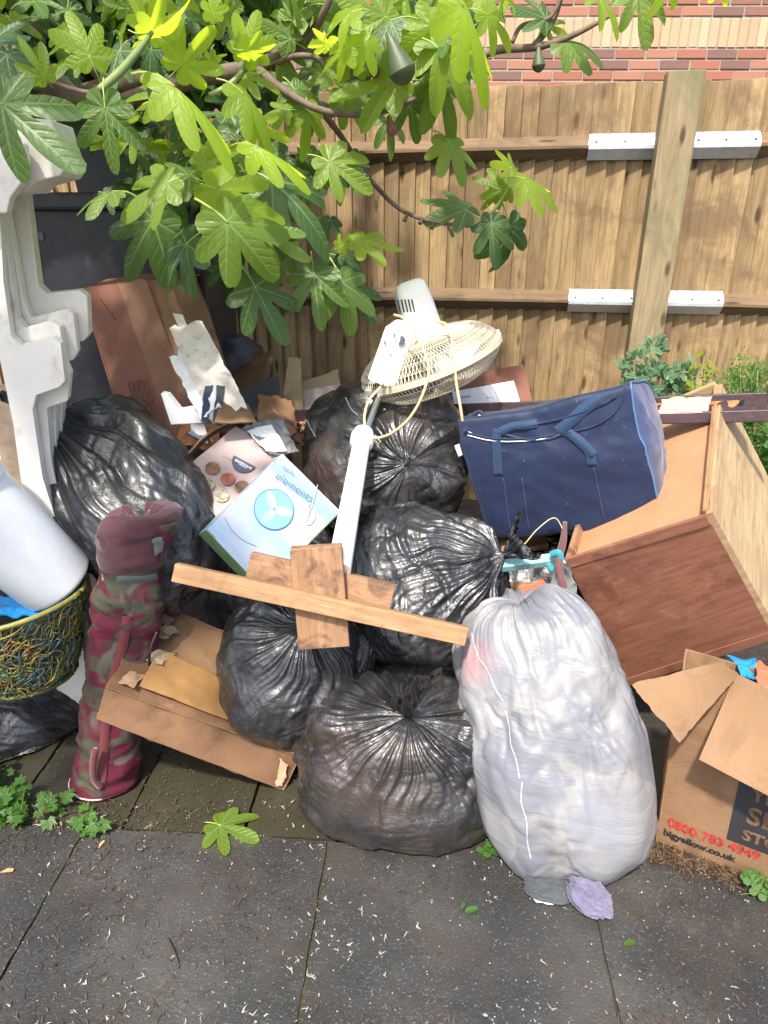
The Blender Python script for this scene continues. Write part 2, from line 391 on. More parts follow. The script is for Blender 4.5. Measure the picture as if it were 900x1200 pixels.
M['elem'] = bluebox(); M['greenside'] = simple('green_carton_side', (.22, .34, .16), (.12, .22, .12), 9, .45)
M['orangepaint'] = simple('bare_orange_timber', (.62, .28, .10), (.30, .10, .045), 22, .7, .003, 40, dirt=(.06, .03, .03))
M['darkpaint'] = simple('peeling_dark_paint', (.055, .026, .030), (.030, .016, .020), 16, .5, .0015, 50, dirt=(.09, .045, .035))
M['pinkpaper'] = simple('torn_pink_veneer', (.74, .50, .40), (.62, .38, .28), 12, .7, .001, 40)
def cabinet():
    b = NB('red_brown_veneer'); ob = b.coord('Object')
    f = b.noise(b.coord('UV', (3, 22, 1)), 2.5, 5, .65, .5); col = b.ramp(f, [(.3, (.18, .074, .044)), (.7, (.30, .128, .076))])
    s = b.noise(ob, 4.5, 8, .72, .15)
    col = b.mix(b.ramp(s, [(.50, 0.0), (.60, .45), (.64, .65), (.70, .30), (.8, .5)]), col, (.09, .028, .022))
    col = b.mix(b.ramp(b.noise(ob, 11, 5, .6), [(.60, 0.0), (.68, .35)]), col, (.40, .20, .12))
    b.bump(b.noise(b.coord('UV', (20, 200, 1)), 3, 3, .6), .0006)
    return b.fin(col, .42, .45)
M['cab'] = cabinet(); M['hard'] = simple('tan_hardboard', (.42, .225, .115), (.35, .18, .09), 9, .6, .0006, 80)
M['blue'] = None
def fabric(name, c1, c2, scale=300, rough=.75, sheen=.3, folds=.003, fs=9):
    b = NB(name); uv = b.coord('Object')
    f = b.noise(uv, 6, 5, .6); col = b.ramp(f, [(.3, c2), (.7, c1)])
    wv = b.noise(uv, scale, 2, .5); h = b.math('ADD', b.math('MULTIPLY', wv, .12), b.math('MULTIPLY', b.noise(uv, fs, 4, .55, .6), 1.0))
    b.bump(h, folds); b.b.inputs['Sheen Weight'].default_value = sheen
    col = b.mix(b.math('MULTIPLY', b.ramp(b.noise(uv, 130, 2, .5), [(.72, 0.0), (.76, 1.0)]), .4), col, (.3, .3, .35))
    return b.fin(col, rough, .35)
M['blue'] = fabric('navy_nylon', (.007, .017, .058), (.005, .011, .036), rough=.6, sheen=.15)
M['blueend'] = fabric('blue_nylon_end', (.020, .042, .14), (.014, .030, .095), rough=.5, sheen=.2)
M['web'] = fabric('teal_blue_webbing', (.010, .042, .105), (.008, .028, .07), 400, .7)
M['piping'] = simple('pale_blue_piping', (.07, .16, .30), rough=.4); M['lining'] = simple('white_bag_lining', (.75, .77, .80), rough=.3)
def camo():
    b = NB('maroon_camouflage_cloth'); co = b.coord('Object', (1, 1, 2.1), rot=(0, .35, 0))
    n1 = b.noise(co, 8.5, 2, .45, .7); n2 = b.noise(b.coord('Object', rot=(1, 1, 0)), 13, 2, .45, .8)
    col = b.ramp(n1, [(.46, (.095, .010, .024)), (.55, (.060, .058, .036))])
    col = b.mix(b.ramp(n2, [(.54, 0.0), (.62, 1.0)]), col, (.060, .017, .024))
    col = b.mix(b.ramp(b.noise(b.coord('Object', rot=(2, 0, 1)), 11, 2, .45, .7), [(.61, 0.0), (.68, .9)]), col, (.115, .10, .07))
    d = b.noise(co, 6, 6, .65); col = b.mix(b.ramp(d, [(.5, 0.0), (.8, .5)]), col, (.13, .09, .07))
    b.bump(b.math('ADD', b.math('MULTIPLY', b.noise(co, 260, 2, .5), .1), b.noise(co, 13, 4, .55, .5)), .004)
    return b.fin(col, .8, .3)
M['camo'] = camo(); M['strapg'] = fabric('grey_green_strap', (.07, .10, .09), (.04, .06, .055)); M['strapr'] = fabric('red_strap', (.16, .022, .025), (.10, .016, .018)); M['edgew'] = simple('pale_pink_binding', (.6, .45, .45))
for k, c in dict(sty=(.27, .25, .055), stg=(.10, .15, .05), stb=(.03, .13, .18), sto=(.28, .13, .04)).items(): M[k] = simple('strand_' + k, c, tuple(x * .6 for x in c), 25, .45)
M['teal'] = simple('chipped_turquoise_paint', (.26, .50, .48), (.18, .38, .38), 20, .5, .001, 60, dirt=(.35, .16, .09)); M['tealcord'] = fabric('turquoise_cord', (.03, .30, .36), (.02, .18, .22)); M['greyrag'] = fabric('grey_green_rag', (.16, .18, .16), (.05, .05, .06)); M['brownrag'] = fabric('brown_rag', (.14, .05, .05), (.06, .03, .03))
M['orange'] = fabric('orange_cloth', (.75, .13, .03), (.55, .07, .02)); M['bluecl'] = simple('bright_blue_plastic', (.02, .28, .62), (.01, .18, .45), 12, .35, .003, 30); M['lilac'] = fabric('lilac_striped_cloth', (.17, .155, .23), (.085, .075, .125), folds=.006, fs=25)
M['charcoal'] = fabric('charcoal_cloth', (.06, .065, .075), (.035, .04, .045)); M['redcl'] = fabric('red_cloth', (.45, .06, .04), (.3, .04, .03))

def slabmat(name, moss=0.0):
    b = NB(name); co = b.coord('Object'); ge = b.n('ShaderNodeNewGeometry'); wp = ge.outputs['Position']
    f = b.noise(wp, 2.6, 6, .6); col = b.ramp(f, [(.3, (.018, .018, .018)), (.5, (.034, .033, .031)), (.72, (.066, .062, .054))])
    sp = b.noise(wp, 210, 2, .6); col = b.mix(b.ramp(sp, [(.62, 0.0), (.70, .55)]), col, (.20, .19, .17)); col = b.mix(b.ramp(sp, [(.30, .6), (.38, 0.0)]), col, (.018, .018, .018))
    sp2 = b.noise(wp, 75, 3, .6); col = b.mix(b.ramp(sp2, [(.66, 0.0), (.72, .5)]), col, (.28, .26, .22))
    bf = b.noise(wp, 5.5, 6, .65); col = b.mix(b.ramp(bf, [(.47, 0.0), (.68, .7)]), col, (.050, .040, .031))
    bl = b.n('ShaderNodeSeparateXYZ'); b.l(wp, bl.inputs[0]); lf = b.math('ADD', b.math('MULTIPLY', bl.outputs[0], -1.1), b.math('MULTIPLY', bf, 1.6)); col = b.mix(b.ramp(lf, [(1.1, 0.0), (1.9, .5)]), col, (.034, .024, .017))
    ms = b.noise(wp, 9, 6, .7); lo = .62 - moss * .3
    col = b.mix(b.ramp(ms, [(lo, 0.0), (lo + .1, .45 + .4 * moss)]), col, (.036, .031, .017) if moss else (.11, .10, .06))
    wet = b.noise(wp, 3.3, 4, .6)
    b.bump(b.math('ADD', b.noise(wp, 150, 3, .65), b.math('MULTIPLY', b.noise(wp, 14, 4, .6), 1.6)), .0018)
    return b.fin(col, b.ramp(wet, [(.38, .26), (.62, .60)]), .5)
M['slab'] = slabmat('damp_concrete_slab'); M['mslab'] = slabmat('mossy_concrete_slab', 1.0)
M['soil'] = simple('dark_wet_soil', (.035, .025, .018), (.015, .011, .009), 14, .8, .012, 45, dirt=(.05, .06, .02))
M['petal'] = simple('dry_white_petal', (.42, .39, .34), (.22, .20, .17), 30, .7); M['twig'] = simple('wet_brown_litter', (.085, .042, .026), (.030, .018, .014), 40, .6); M['chip'] = simple('orange_wood_chip', (.68, .33, .17), (.52, .22, .1), 40, .7); M['tan'] = simple('tan_leaf_litter', (.24, .155, .07), (.11, .065, .03), 40, .6)
M['stone'] = simple('pale_grit', (.45, .42, .36), (.3, .27, .22), 40, .8)
def brickm():
    b = NB('house_brick'); oi = b.n('ShaderNodeObjectInfo'); co = b.coord('Object', rnd=True)
    col = b.ramp(oi.outputs['Random'], [(0, (.33, .135, .085)), (.3, (.40, .19, .12)), (.55, (.36, .14, .095)), (.72, (.18, .11, .095)), (.9, (.25, .125, .095))], 'CONSTANT')
    col = b.mix(b.math('MULTIPLY', b.noise(co, 40, 5, .7), .5), col, (.30, .14, .10)); b.bump(b.noise(co, 120, 4, .6), .003)
    return b.fin(col, .85, .2)
M['brick'] = brickm()
def brickb():
    b = NB('buff_brick'); oi = b.n('ShaderNodeObjectInfo'); co = b.coord('Object', rnd=True)
    col = b.ramp(oi.outputs['Random'], [(0, (.55, .37, .22)), (.4, (.60, .43, .27)), (.75, (.52, .33, .20))], 'CONSTANT')
    col = b.mix(b.math('MULTIPLY', b.noise(co, 40, 5, .7), .4), col, (.42, .25, .15)); b.bump(b.noise(co, 120, 4, .6), .003)
    return b.fin(col, .85, .2)
M['buff'] = brickb(); M['mortar'] = simple('mortar', (.34, .31, .25), (.27, .24, .19), 30, .9, .002, 90)
M['rooft'] = simple('roof_tiles', (.20, .10, .07), (.13, .07, .05), 6, .8); M['glass'] = simple('dark_window_glass', (.03, .035, .04), rough=.08); M['pvc'] = simple('white_pvc', (.8, .8, .8), rough=.35)
M['bark'] = simple('fig_bark', (.17, .12, .085), (.09, .06, .045), 25, .8, .002, 60); M['greenstem'] = simple('green_shoot', (.19, .24, .07), (.13, .17, .05), 20, .5); M['fig'] = simple('green_fig_skin', (.075, .10, .040), (.045, .06, .03), 30, .5); M['figred'] = simple('reddish_bud', (.22, .09, .07), rough=.6)
def leafmat(name, dark, light, tdark, tlight, veins=True, rough=.42):
    b = NB(name); at = b.n('ShaderNodeAttribute', attribute_type='OBJECT', attribute_name='tone')
    uv = b.coord('UV'); sx = b.n('ShaderNodeSeparateXYZ'); b.l(uv, sx.inputs[0]); X, Y = sx.outputs[0], sx.outputs[1]
    tone = at.outputs['Fac']
    v = 0.0; sec = None
    if veins:
        for a in (0, 48, -48, 98, -98):
            dx, dy = math.sin(R(a)), math.cos(R(a))
            al = b.math('ADD', b.math('MULTIPLY', X, dx), b.math('MULTIPLY', Y, dy)); ac = b.math('ABSOLUTE', b.math('SUBTRACT', b.math('MULTIPLY', X, dy), b.math('MULTIPLY', Y, dx)))
            wd = b.math('MULTIPLY', b.math('SUBTRACT', 1.15, al), .016)
            on = b.math('MULTIPLY', b.math('LESS_THAN', ac, wd), b.math('GREATER_THAN', al, 0.0))
            v = on if a == 0 else b.math('MAXIMUM', v, on)
            near = b.math('MULTIPLY', b.math('LESS_THAN', ac, .17), b.math('GREATER_THAN', al, .12))
            st = b.math('POWER', b.math('ABSOLUTE', b.math('COSINE', b.math('MULTIPLY', b.math('SUBTRACT', al, b.math('MULTIPLY', ac, 1.1)), 24.0))), 10.0)
            st = b.math('MULTIPLY', st, near)
            sec = st if sec is None else b.math('MAXIMUM', sec, st)
    n = b.noise(b.coord('Object'), 3.0, 4, .6)
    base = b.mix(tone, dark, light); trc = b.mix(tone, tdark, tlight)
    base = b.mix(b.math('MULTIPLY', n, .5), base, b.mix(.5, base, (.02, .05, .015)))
    blm = b.noise(b.coord('Object', rnd=True), 5.5, 5, .6); base = b.mix(b.ramp(blm, [(.66, 0.0), (.71, .8)]), base, (.16, .11, .035))
    if veins:
        base = b.mix(b.math('MAXIMUM', b.math('MULTIPLY', v, .42), b.math('MULTIPLY', sec, .07)), base, (.30, .42, .16))
        b.bump(b.math('ADD', b.math('MULTIPLY', b.math('MAXIMUM', v, b.math('MULTIPLY', sec, .25)), -1.0), b.math('MULTIPLY', b.noise(b.coord('UV'), 14, 3, .6), .3)), .003)
    b.l(base, b.b.inputs['Base Color']); b.b.inputs['Roughness'].default_value = rough; b.b.inputs['Specular IOR Level'].default_value = .5
    tr = b.n('ShaderNodeBsdfTranslucent'); b.l(trc, tr.inputs[0])
    mx = b.n('ShaderNodeMixShader'); b.l(b.math('ADD', b.math('MULTIPLY', tone, .42), .25), mx.inputs[0]); b.l(b.b.outputs[0], mx.inputs[1]); b.l(tr.outputs[0], mx.inputs[2]); b.l(mx.outputs[0], b.out.inputs[0])
    return b.m
M['leaf'] = leafmat('fig_leaf', (.028, .075, .028), (.27, .40, .035), (.10, .26, .02), (.72, .88, .05))  # at high tone the glow of backlit leaves is put into the colour
M['weed'] = leafmat('bright_weed_leaf', (.045, .12, .025), (.11, .24, .04), (.10, .27, .03), (.24, .42, .06), False)
M['feather'] = leafmat('grey_green_leaf', (.12, .24, .12), (.24, .40, .22), (.12, .25, .08), (.2, .35, .15), False)
M['lime'] = leafmat('lime_leaf', (.13, .20, .03), (.34, .42, .04), (.3, .4, .04), (.6, .6, .05), False)

# ------------------------------------------------------------------ ground and paving
g = sheet('ground', [(-14, -4, -.035), (14, -4, -.035), (14, 16, -.035), (-14, 16, -.035)], .02, M['soil'], nu=60, nv=60, warp=.004, wf=2)
tag(g, 'dark damp soil under and behind the heap', kind='structure')
jf = sheet('joint_soil', [(-2.8, -1.2, -.010), (2.9, -1.2, -.010), (2.9, 1.36, -.010), (-2.8, 1.36, -.010)], .01, simple('joint_dirt', (.055, .045, .020), (.022, .017, .011), 30, .9, .004, 120, dirt=(.07, .08, .02)), nu=90, nv=60, warp=.006, wf=14); tag(jf, 'mossy dirt filling the joints between the slabs', kind='structure')
pav = bpy.data.objects.new('paving', None); COL.objects.link(pav); tag(pav, 'damp dark concrete slab path in front of the heap', kind='structure')
YAW = R(3.7); ax = Vector((math.cos(YAW), math.sin(YAW), 0)) ; ay = Vector((-math.sin(YAW), math.cos(YAW), 0))
ax = Vector((math.cos(YAW), -math.sin(YAW), 0)); ay = Vector((math.sin(YAW), math.cos(YAW), 0))
o0 = G(385, 984)
def slab(x0, x1, y0, y1, m, k, z=0.0):
    gp = .004
    tl = random.uniform(-.0025, .0025); tl2 = random.uniform(-.002, .002)
    c = [o0 + ax * (x0 + gp) + ay * (y0 + gp), o0 + ax * (x1 - gp) + ay * (y0 + gp), o0 + ax * (x1 - gp) + ay * (y1 - gp), o0 + ax * (x0 + gp) + ay * (y1 - gp)]
    c = [Vector((q.x, q.y, z + s)) for q, s in zip(c, (tl, tl2, -tl, -tl2))]
    return sheet('paving_slab', c, .045, m, pav, 20, 20, .0012, 9, k, rag=.004)
k = 0
for i in range(-4, 5):
    for j in range(-4, 0):
        slab(i * .655, (i + 1) * .655, j * .6 , (j + 1) * .6, M['slab'], k, -.001); k += 1
for i in range(-7, 8):
    slab(i * .33 + .1, (i + 1) * .33 + .1, 0.0, .46, M['mslab'], k, -.006 + random.uniform(-.004, .004)); k += 1

# debris lying on the slabs (nobody could count it)
def scatter(name, label, m, n, gen, kind='stuff'):
    mb = MB()
    for i in range(n): gen(mb)
    o = mb.build(name, m); return tag(o, label, kind=kind)
def gpos(bias=None):
    while True:
        x = random.uniform(-1.15, 1.25); y = random.uniform(.7, 1.45)
        if bias is None or random.random() < bias(x, y): return x, y
def sliver(L0, L1, w, curl=1.0, bias=None, tri=False):
    def gen(mb):
        x, y = gpos(bias); a = random.uniform(0, 6.28); L = random.uniform(L0, L1); c = random.uniform(-1, 1) * curl
        pts = []; h = a
        px, py = x, y; up = random.uniform(0, .002)
        z = .002
        for i in range(4):
            pts.append((px, py, z + up * i)); px += math.cos(h) * L / 3; py += math.sin(h) * L / 3; h += c * .5
        v = []; 
        for i, q in enumerate(pts):
            ww = w * (1 - abs(i - 1.4) / 2.4) ; nx, ny = -math.sin(a) * ww, math.cos(a) * ww
            v += [(q[0] + nx, q[1] + ny, q[2]), (q[0] - nx, q[1] - ny, q[2] + .0005)]
        mb.add(v, [(0, 2, 3, 1), (2, 4, 5, 3), (4, 6, 7, 5)])
    return gen
def nz(x, y, s=3.1, k=0): return float(pn(np.array([[x * s, y * s, k]]), 3)[0])
clump = lambda x, y: max(0.02, nz(x, y) * 1.6 + (.5 if abs(x + .16 + (y - 1.1) * .06) < .035 else 0) + .12)
brn = lambda x, y: max(0.01, nz(x, y, 4, 7) + .9 * max(0, min(1, (-x - .35) * 1.6)) + (.35 if abs(x + .16 + (y - 1.1) * .06) < .03 else 0) + max(0, (y - 1.3)) * 4)
def burst(mb):
    x, y = gpos(clump); 
    for _ in range(random.randint(1, 4)):
        a = random.uniform(0, 6.28); L = random.choice([.004, .005, .006, .008, .012, .018]) * random.uniform(.6, 1.1); w = random.uniform(.0004, .0015); b = a + random.uniform(-.6, .6)
        p1 = (x + math.cos(a) * L * .5, y + math.sin(a) * L * .5); p2 = (p1[0] + math.cos(b) * L * .5, p1[1] + math.sin(b) * L * .5)
        n = (-math.sin(a) * w, math.cos(a) * w)
        mb.add([(x + n[0], y + n[1], .002), (x - n[0], y - n[1], .002), (p1[0] + n[0], p1[1] + n[1], .004), (p1[0] - n[0], p1[1] - n[1], .004), (p2[0], p2[1], .003)], [(0, 2, 3, 1), (2, 4, 3)])
scatter('dry_petal_litter', 'tiny whitish dry petals and florets strewn over the slabs', M['petal'], 560, burst)
scatter('brown_twig_litter', 'dark brown twig and bark bits strewn over the slabs', M['twig'], 1700, sliver(.004, .026, .0016, 1.5, brn))
scatter('tan_leaf_litter', 'small tan leaf scraps strewn over the slabs', M['tan'], 180, sliver(.004, .012, .0022, 1.0, brn))
def grit(mb):
    x, y = gpos(); r = random.uniform(.0007, .0022); z = .002
    mb.add([(x + r, y, z), (x, y + r, z), (x - r, y, z), (x, y - r, z), (x, y, z + r)], [(0, 1, 4), (1, 2, 4), (2, 3, 4), (3, 0, 4)])
scatter('pale_grit', 'pale grit specks strewn over the slabs', M['stone'], 700, grit)
# litter heaped along the joint and below the boxes on the right
def heap(mb):
    u = random.random(); p = Vector(G(735 + 160 * u, 985 + 48 * u)); x = p.x + random.gauss(0, .03); y = p.y + random.gauss(-.012, .018); a = random.uniform(0, 6.28); L = random.uniform(.006, .03); z = random.uniform(.002, .012)
    w = random.uniform(.0008, .003); mb.add([(x, y, z), (x + math.cos(a) * L, y + math.sin(a) * L, z + random.uniform(-.001, .006)), (x - math.sin(a) * w, y + math.cos(a) * w, z)], [(0, 1, 2)])
scatter('litter_under_box', 'brown and tan litter heaped along the foot of the moving box', M['tan'], 500, heap)
scatter('dark_litter_under_box', 'dark rotting bits along the foot of the moving box', M['twig'], 700, heap)
def moss(mb):
    x = random.uniform(-1.1, .2); y = random.uniform(1.33, 1.75); r = random.uniform(.002, .006); z = .0
    if nz(x, y, 5, 2) < -.05: return
    for _ in range(3):
        a = random.uniform(0, 6.28); mb.add([(x, y, z), (x + math.cos(a) * r, y + math.sin(a) * r, z + r * .6), (x + math.cos(a + .9) * r, y + math.sin(a + .9) * r, z + r * .4)], [(0, 1, 2)])
M['moss'] = simple('moss', (.07, .072, .022), (.035, .036, .014), 50, .9)
scatter('moss_tufts', 'low olive moss on the slabs below the flattened box', M['moss'], 1600, moss)
for (px, py, sz, rot, m, lb) in [(119, 990, .013, 1.4, 'chip', 'pale orange wood chip on the slab below the camouflage bag'), (9, 1021, .016, .3, 'chip', 'bright orange chip by the left edge of the path'), (411, 1103, .0, 0, 'twig', None)]:
    if not lb: continue
    c = G(px, py, .003); d = Vector((math.cos(rot), math.sin(rot), 0)); e = Vector((-math.sin(rot), math.cos(rot), 0))
    o = prism('wood_chip', [c - d * sz, c + e * sz * .45, c + d * sz * .9 + e * .1 * sz, c + d * .8 * sz - e * sz * .3], (0, 0, .003), M[m], origin=c, bev=0); tag(o, lb, 'wood chip')
tw = tube('twig', [G(197, 1100, .004), G(204, 1115, .007), G(210, 1133, .004)], .0022, M['twig'], sides=6, origin=G(204, 1115)); tag(tw, 'short dark brown twig lying on the left slab', 'twig')

# ------------------------------------------------------------------ brick house wall beyond the fence
BW = 6.4
hs = thing('brick_house', 'red brick house wall with a band of upright buff bricks beyond the fence', 'house', (0, BW, 0))
Mb = MB(); v, f, uv = beam_geo((-5, BW + .125, 2.6), (5, BW + .125, 2.6), .2, 5.2); Mb.add(v, f, uv); Mb.build('mortar_wall', M['mortar'], hs)
def brick_tex():
    b = NB('far_brickwork'); co = b.coord('Object', (1, 1, 1), rot=(R(90), 0, 0)); t_ = b.n('ShaderNodeTexBrick'); b.l(co, t_.inputs['Vector'])
    t_.inputs['Scale'].default_value = 1; t_.inputs['Brick Width'].default_value = .243; t_.inputs['Row Height'].default_value = .0735; t_.inputs['Mortar Size'].default_value = .006
    t_.inputs['Color1'].default_value = (.40, .14, .09, 1); t_.inputs['Color2'].default_value = (.25, .11, .09, 1); t_.inputs['Mortar'].default_value = (.36, .32, .26, 1); b.l(t_.outputs['Color'], b.b.inputs['Base Color']); b.b.inputs['Roughness'].default_value = .9
    return b.m
beam('wall', (-6, BW + .11, 2.6), (-1.33, BW + .11, 2.6), .21, 5.2, brick_tex(), hs, bev=0)
ztop3 = P(700, 19, BW).z; zsb = P(700, 56, BW).z
pitch = .0735
def brick_mesh(wd, h):
    me = bpy.data.meshes.new('brick'); v, f, uv = beam_geo((-wd / 2, 0, 0), (wd / 2, 0, 0), .1, h)
    me.from_pydata([tuple(q) for q in v], [], f); bm = bmesh.new(); bm.from_mesh(me); bmesh.ops.remove_doubles(bm, verts=bm.verts, dist=.0003); bmesh.ops.bevel(bm, geom=list(bm.edges), offset=.004, segments=1, affect='EDGES'); bmesh.ops.recalc_face_normals(bm, faces=bm.faces); bm.to_mesh(me); bm.free(); return me
bme = brick_mesh(.232, .063); bme.materials.append(M['brick']); sme = brick_mesh(.066, (ztop3 - zsb) - .012); sme.materials.append(M['buff']); bme2 = bme.copy(); bme2.materials.clear(); bme2.materials.append(M['buff'])
def put_brick(me, x, z):
    o = bpy.data.objects.new('brick', me); o.parent = hs; o.location = (x + random.uniform(-.002, .002), .068 + random.uniform(-.003, .003), z + random.uniform(-.0015, .0015)); COL.objects.link(o)
for r in range(4):
    for i in range(20): put_brick(bme, -1.2 + i * .243 + (r % 2) * .121, zsb - .0735 * (r + .5))
for i in range(58): put_brick(sme, -1.15 + i * .0765, (zsb + ztop3) / 2)
for r in range(6):
    for i in range(20): put_brick(bme, -1.2 + i * .243 + (r % 2) * .121, ztop3 + .0735 * (r + .5))

# ------------------------------------------------------------------ the fence
FA = R(10.0); fo = Vector((0, 3.85, 0)); fd = Vector((math.cos(FA), -math.sin(FA), 0)); fnn = Vector((-math.sin(FA), -math.cos(FA), 0))
def V3z(z): return Vector((0, 0, z))
def FP(s, z, out=0.0): return fo + fd * s + fnn * out + Vector((0, 0, z))
def onfence(px, py, out=0.0):
    d = ray(px, py); q = fo + fnn * out; t = (q - Vector((0, 0, CH))).dot(fnn) / d.dot(fnn); p = Vector((0, 0, CH)) + d * t
    return (p - q).dot(fd), p.z
_, ztopf = onfence(650, 100)
fence = thing('board_fence', 'weathered brown featheredge board fence with two arris rails and a leaning post', 'fence', fo)
bwid = .082; s = -3.6; i = 0
lean_at = onfence(840, 260)[0]
while s < 3.4:
    w_ = bwid * random.uniform(.93, 1.1); 
    h = ztopf + random.uniform(-.004, .004); ln = random.uniform(-.006, .006)
    p0 = FP(s, -.02, .0); p1 = FP(s + ln - (0.0 if s < 0 else .0), h, .0)
    # featheredge board: thick edge overlaps the thin edge of its neighbour
    vv = []; tk = .021; tn = .004; bwf = w_ + .018
    for zz, base in ((0, p0), (1, p1)):
        for (a, t) in ((-.014, -.010), (-.014, -.006), (w_ + .002, tk), (w_ + .002, .0)):
            vv.append(base + fd * (a + random.uniform(-.0008, .0008)) + fnn * (t + .004))
    ff = [(0, 1, 2, 3), (7, 6, 5, 4), (0, 4, 5, 1), (1, 5, 6, 2), (2, 6, 7, 3), (3, 7, 4, 0)]
    H_ = h + .02; uo = random.uniform(0, 9)
    uvv = [(uo, 0), (uo, .02), (uo, .12), (uo, .15), (uo + H_, 0), (uo + H_, .02), (uo + H_, .12), (uo + H_, .15)]
    o = mesh_obj('board', vv, ff, M['fence'], fence, uvv); bevel(o, .0015, 1)
    s += w_; i += 1
for (pyc, z0) in ((175, None), (352, None), (0, .32)):
    zr = onfence(650, pyc)[1] if z0 is None else z0
    # arris rail, triangular section with its edge outwards
    hh = .052
    secs = [(.016, hh), (.016, -hh), (.068, -hh * .12), (.068, hh * .12), (.050, hh * .62)]
    vv = []; uvv = []
    for sI in range(0, 15):
        ss = -3.6 + sI * .5
        for q, (o_, z_) in enumerate(secs):
            vv.append(FP(ss, zr + z_ + .004 * math.sin(ss * 2.1 + pyc), o_ + .002 * math.sin(ss * 3))); uvv.append((ss, q * .05))
    ff = []
    for sI in range(14):
        for q in range(5):
            a = sI * 5 + q; b = sI * 5 + (q + 1) % 5; ff.append((a, b, b + 5, a + 5))
    ff += [tuple(range(4, -1, -1)), tuple(range(70, 75))]
    mesh_obj('arris_rail', vv, ff, M['rail'], fence, uvv)
    if z0 is None:
        for (xa, xb) in (((689, 774), (808, 889)) if pyc == 175 else ((666, 745), (774, 847))):
            sa = onfence(xa, pyc, .05)[0]; sb = onfence(xb, pyc, .05)[0]
            vv = []
            for ss in (sa, sb):
                vv += [FP(ss, zr + hh + .006, .020), FP(ss, zr + hh * .66, .054), FP(ss, zr + hh * .13, .0725), FP(ss, zr - hh * .14, .0725), FP(ss, zr - hh * .95, .028)]
            ff = [(q, q + 1, q + 6, q + 5) for q in range(4)]
            br = mesh_obj('rail_bracket', vv, ff, M['galv'], fence); so_ = br.modifiers.new('s', 'SOLIDIFY'); so_.thickness = .003; so_.offset = 1
            for t in (.1, .5, .92):
                c = FP(sa + (sb - sa) * t, zr + hh * .4, .066); lathe('nail', c, c + fnn * .004, [(0, .0075), (1, .005)], M['nail'], br, 8)
nlb = MB(); nlr = random.Random(5)
for q in range(84):
    ss = -3.6 + q * .0828
    for pyc in (175, 352):
        zr = onfence(650, pyc)[1]
        for dz_ in (.085, -.085):
            if nlr.random() < .75:
                c = FP(ss + .055 + nlr.uniform(-.01, .01), zr + dz_ + nlr.uniform(-.02, .02), .024)
                nlb.add([c + fd * .0035 + V3z(0), c + V3z(.0035), c - fd * .0035, c - V3z(.0035)], [(0, 1, 2, 3)])
o = nlb.build('nail_heads', M['nail'], fence); o['kind'] = 'stuff'
# post, leaning
for q in range(1):
    s1, z1 = onfence(803, 84, .12); s0, z0 = onfence(752, 418, .12)
    k_ = (s1 - s0) / (z1 - z0); pb = FP(s0 - k_ * z0, 0, .115); pt = FP(s1, z1, .115)
    beam('post', pb, pt, .155, .10, M['post'], fence, up=fnn, bev=.004)
    pb2 = FP(s0 - k_ * z0 - .03, 0, .03); pt2 = FP(s1 - .03, z1 - .25, .03)

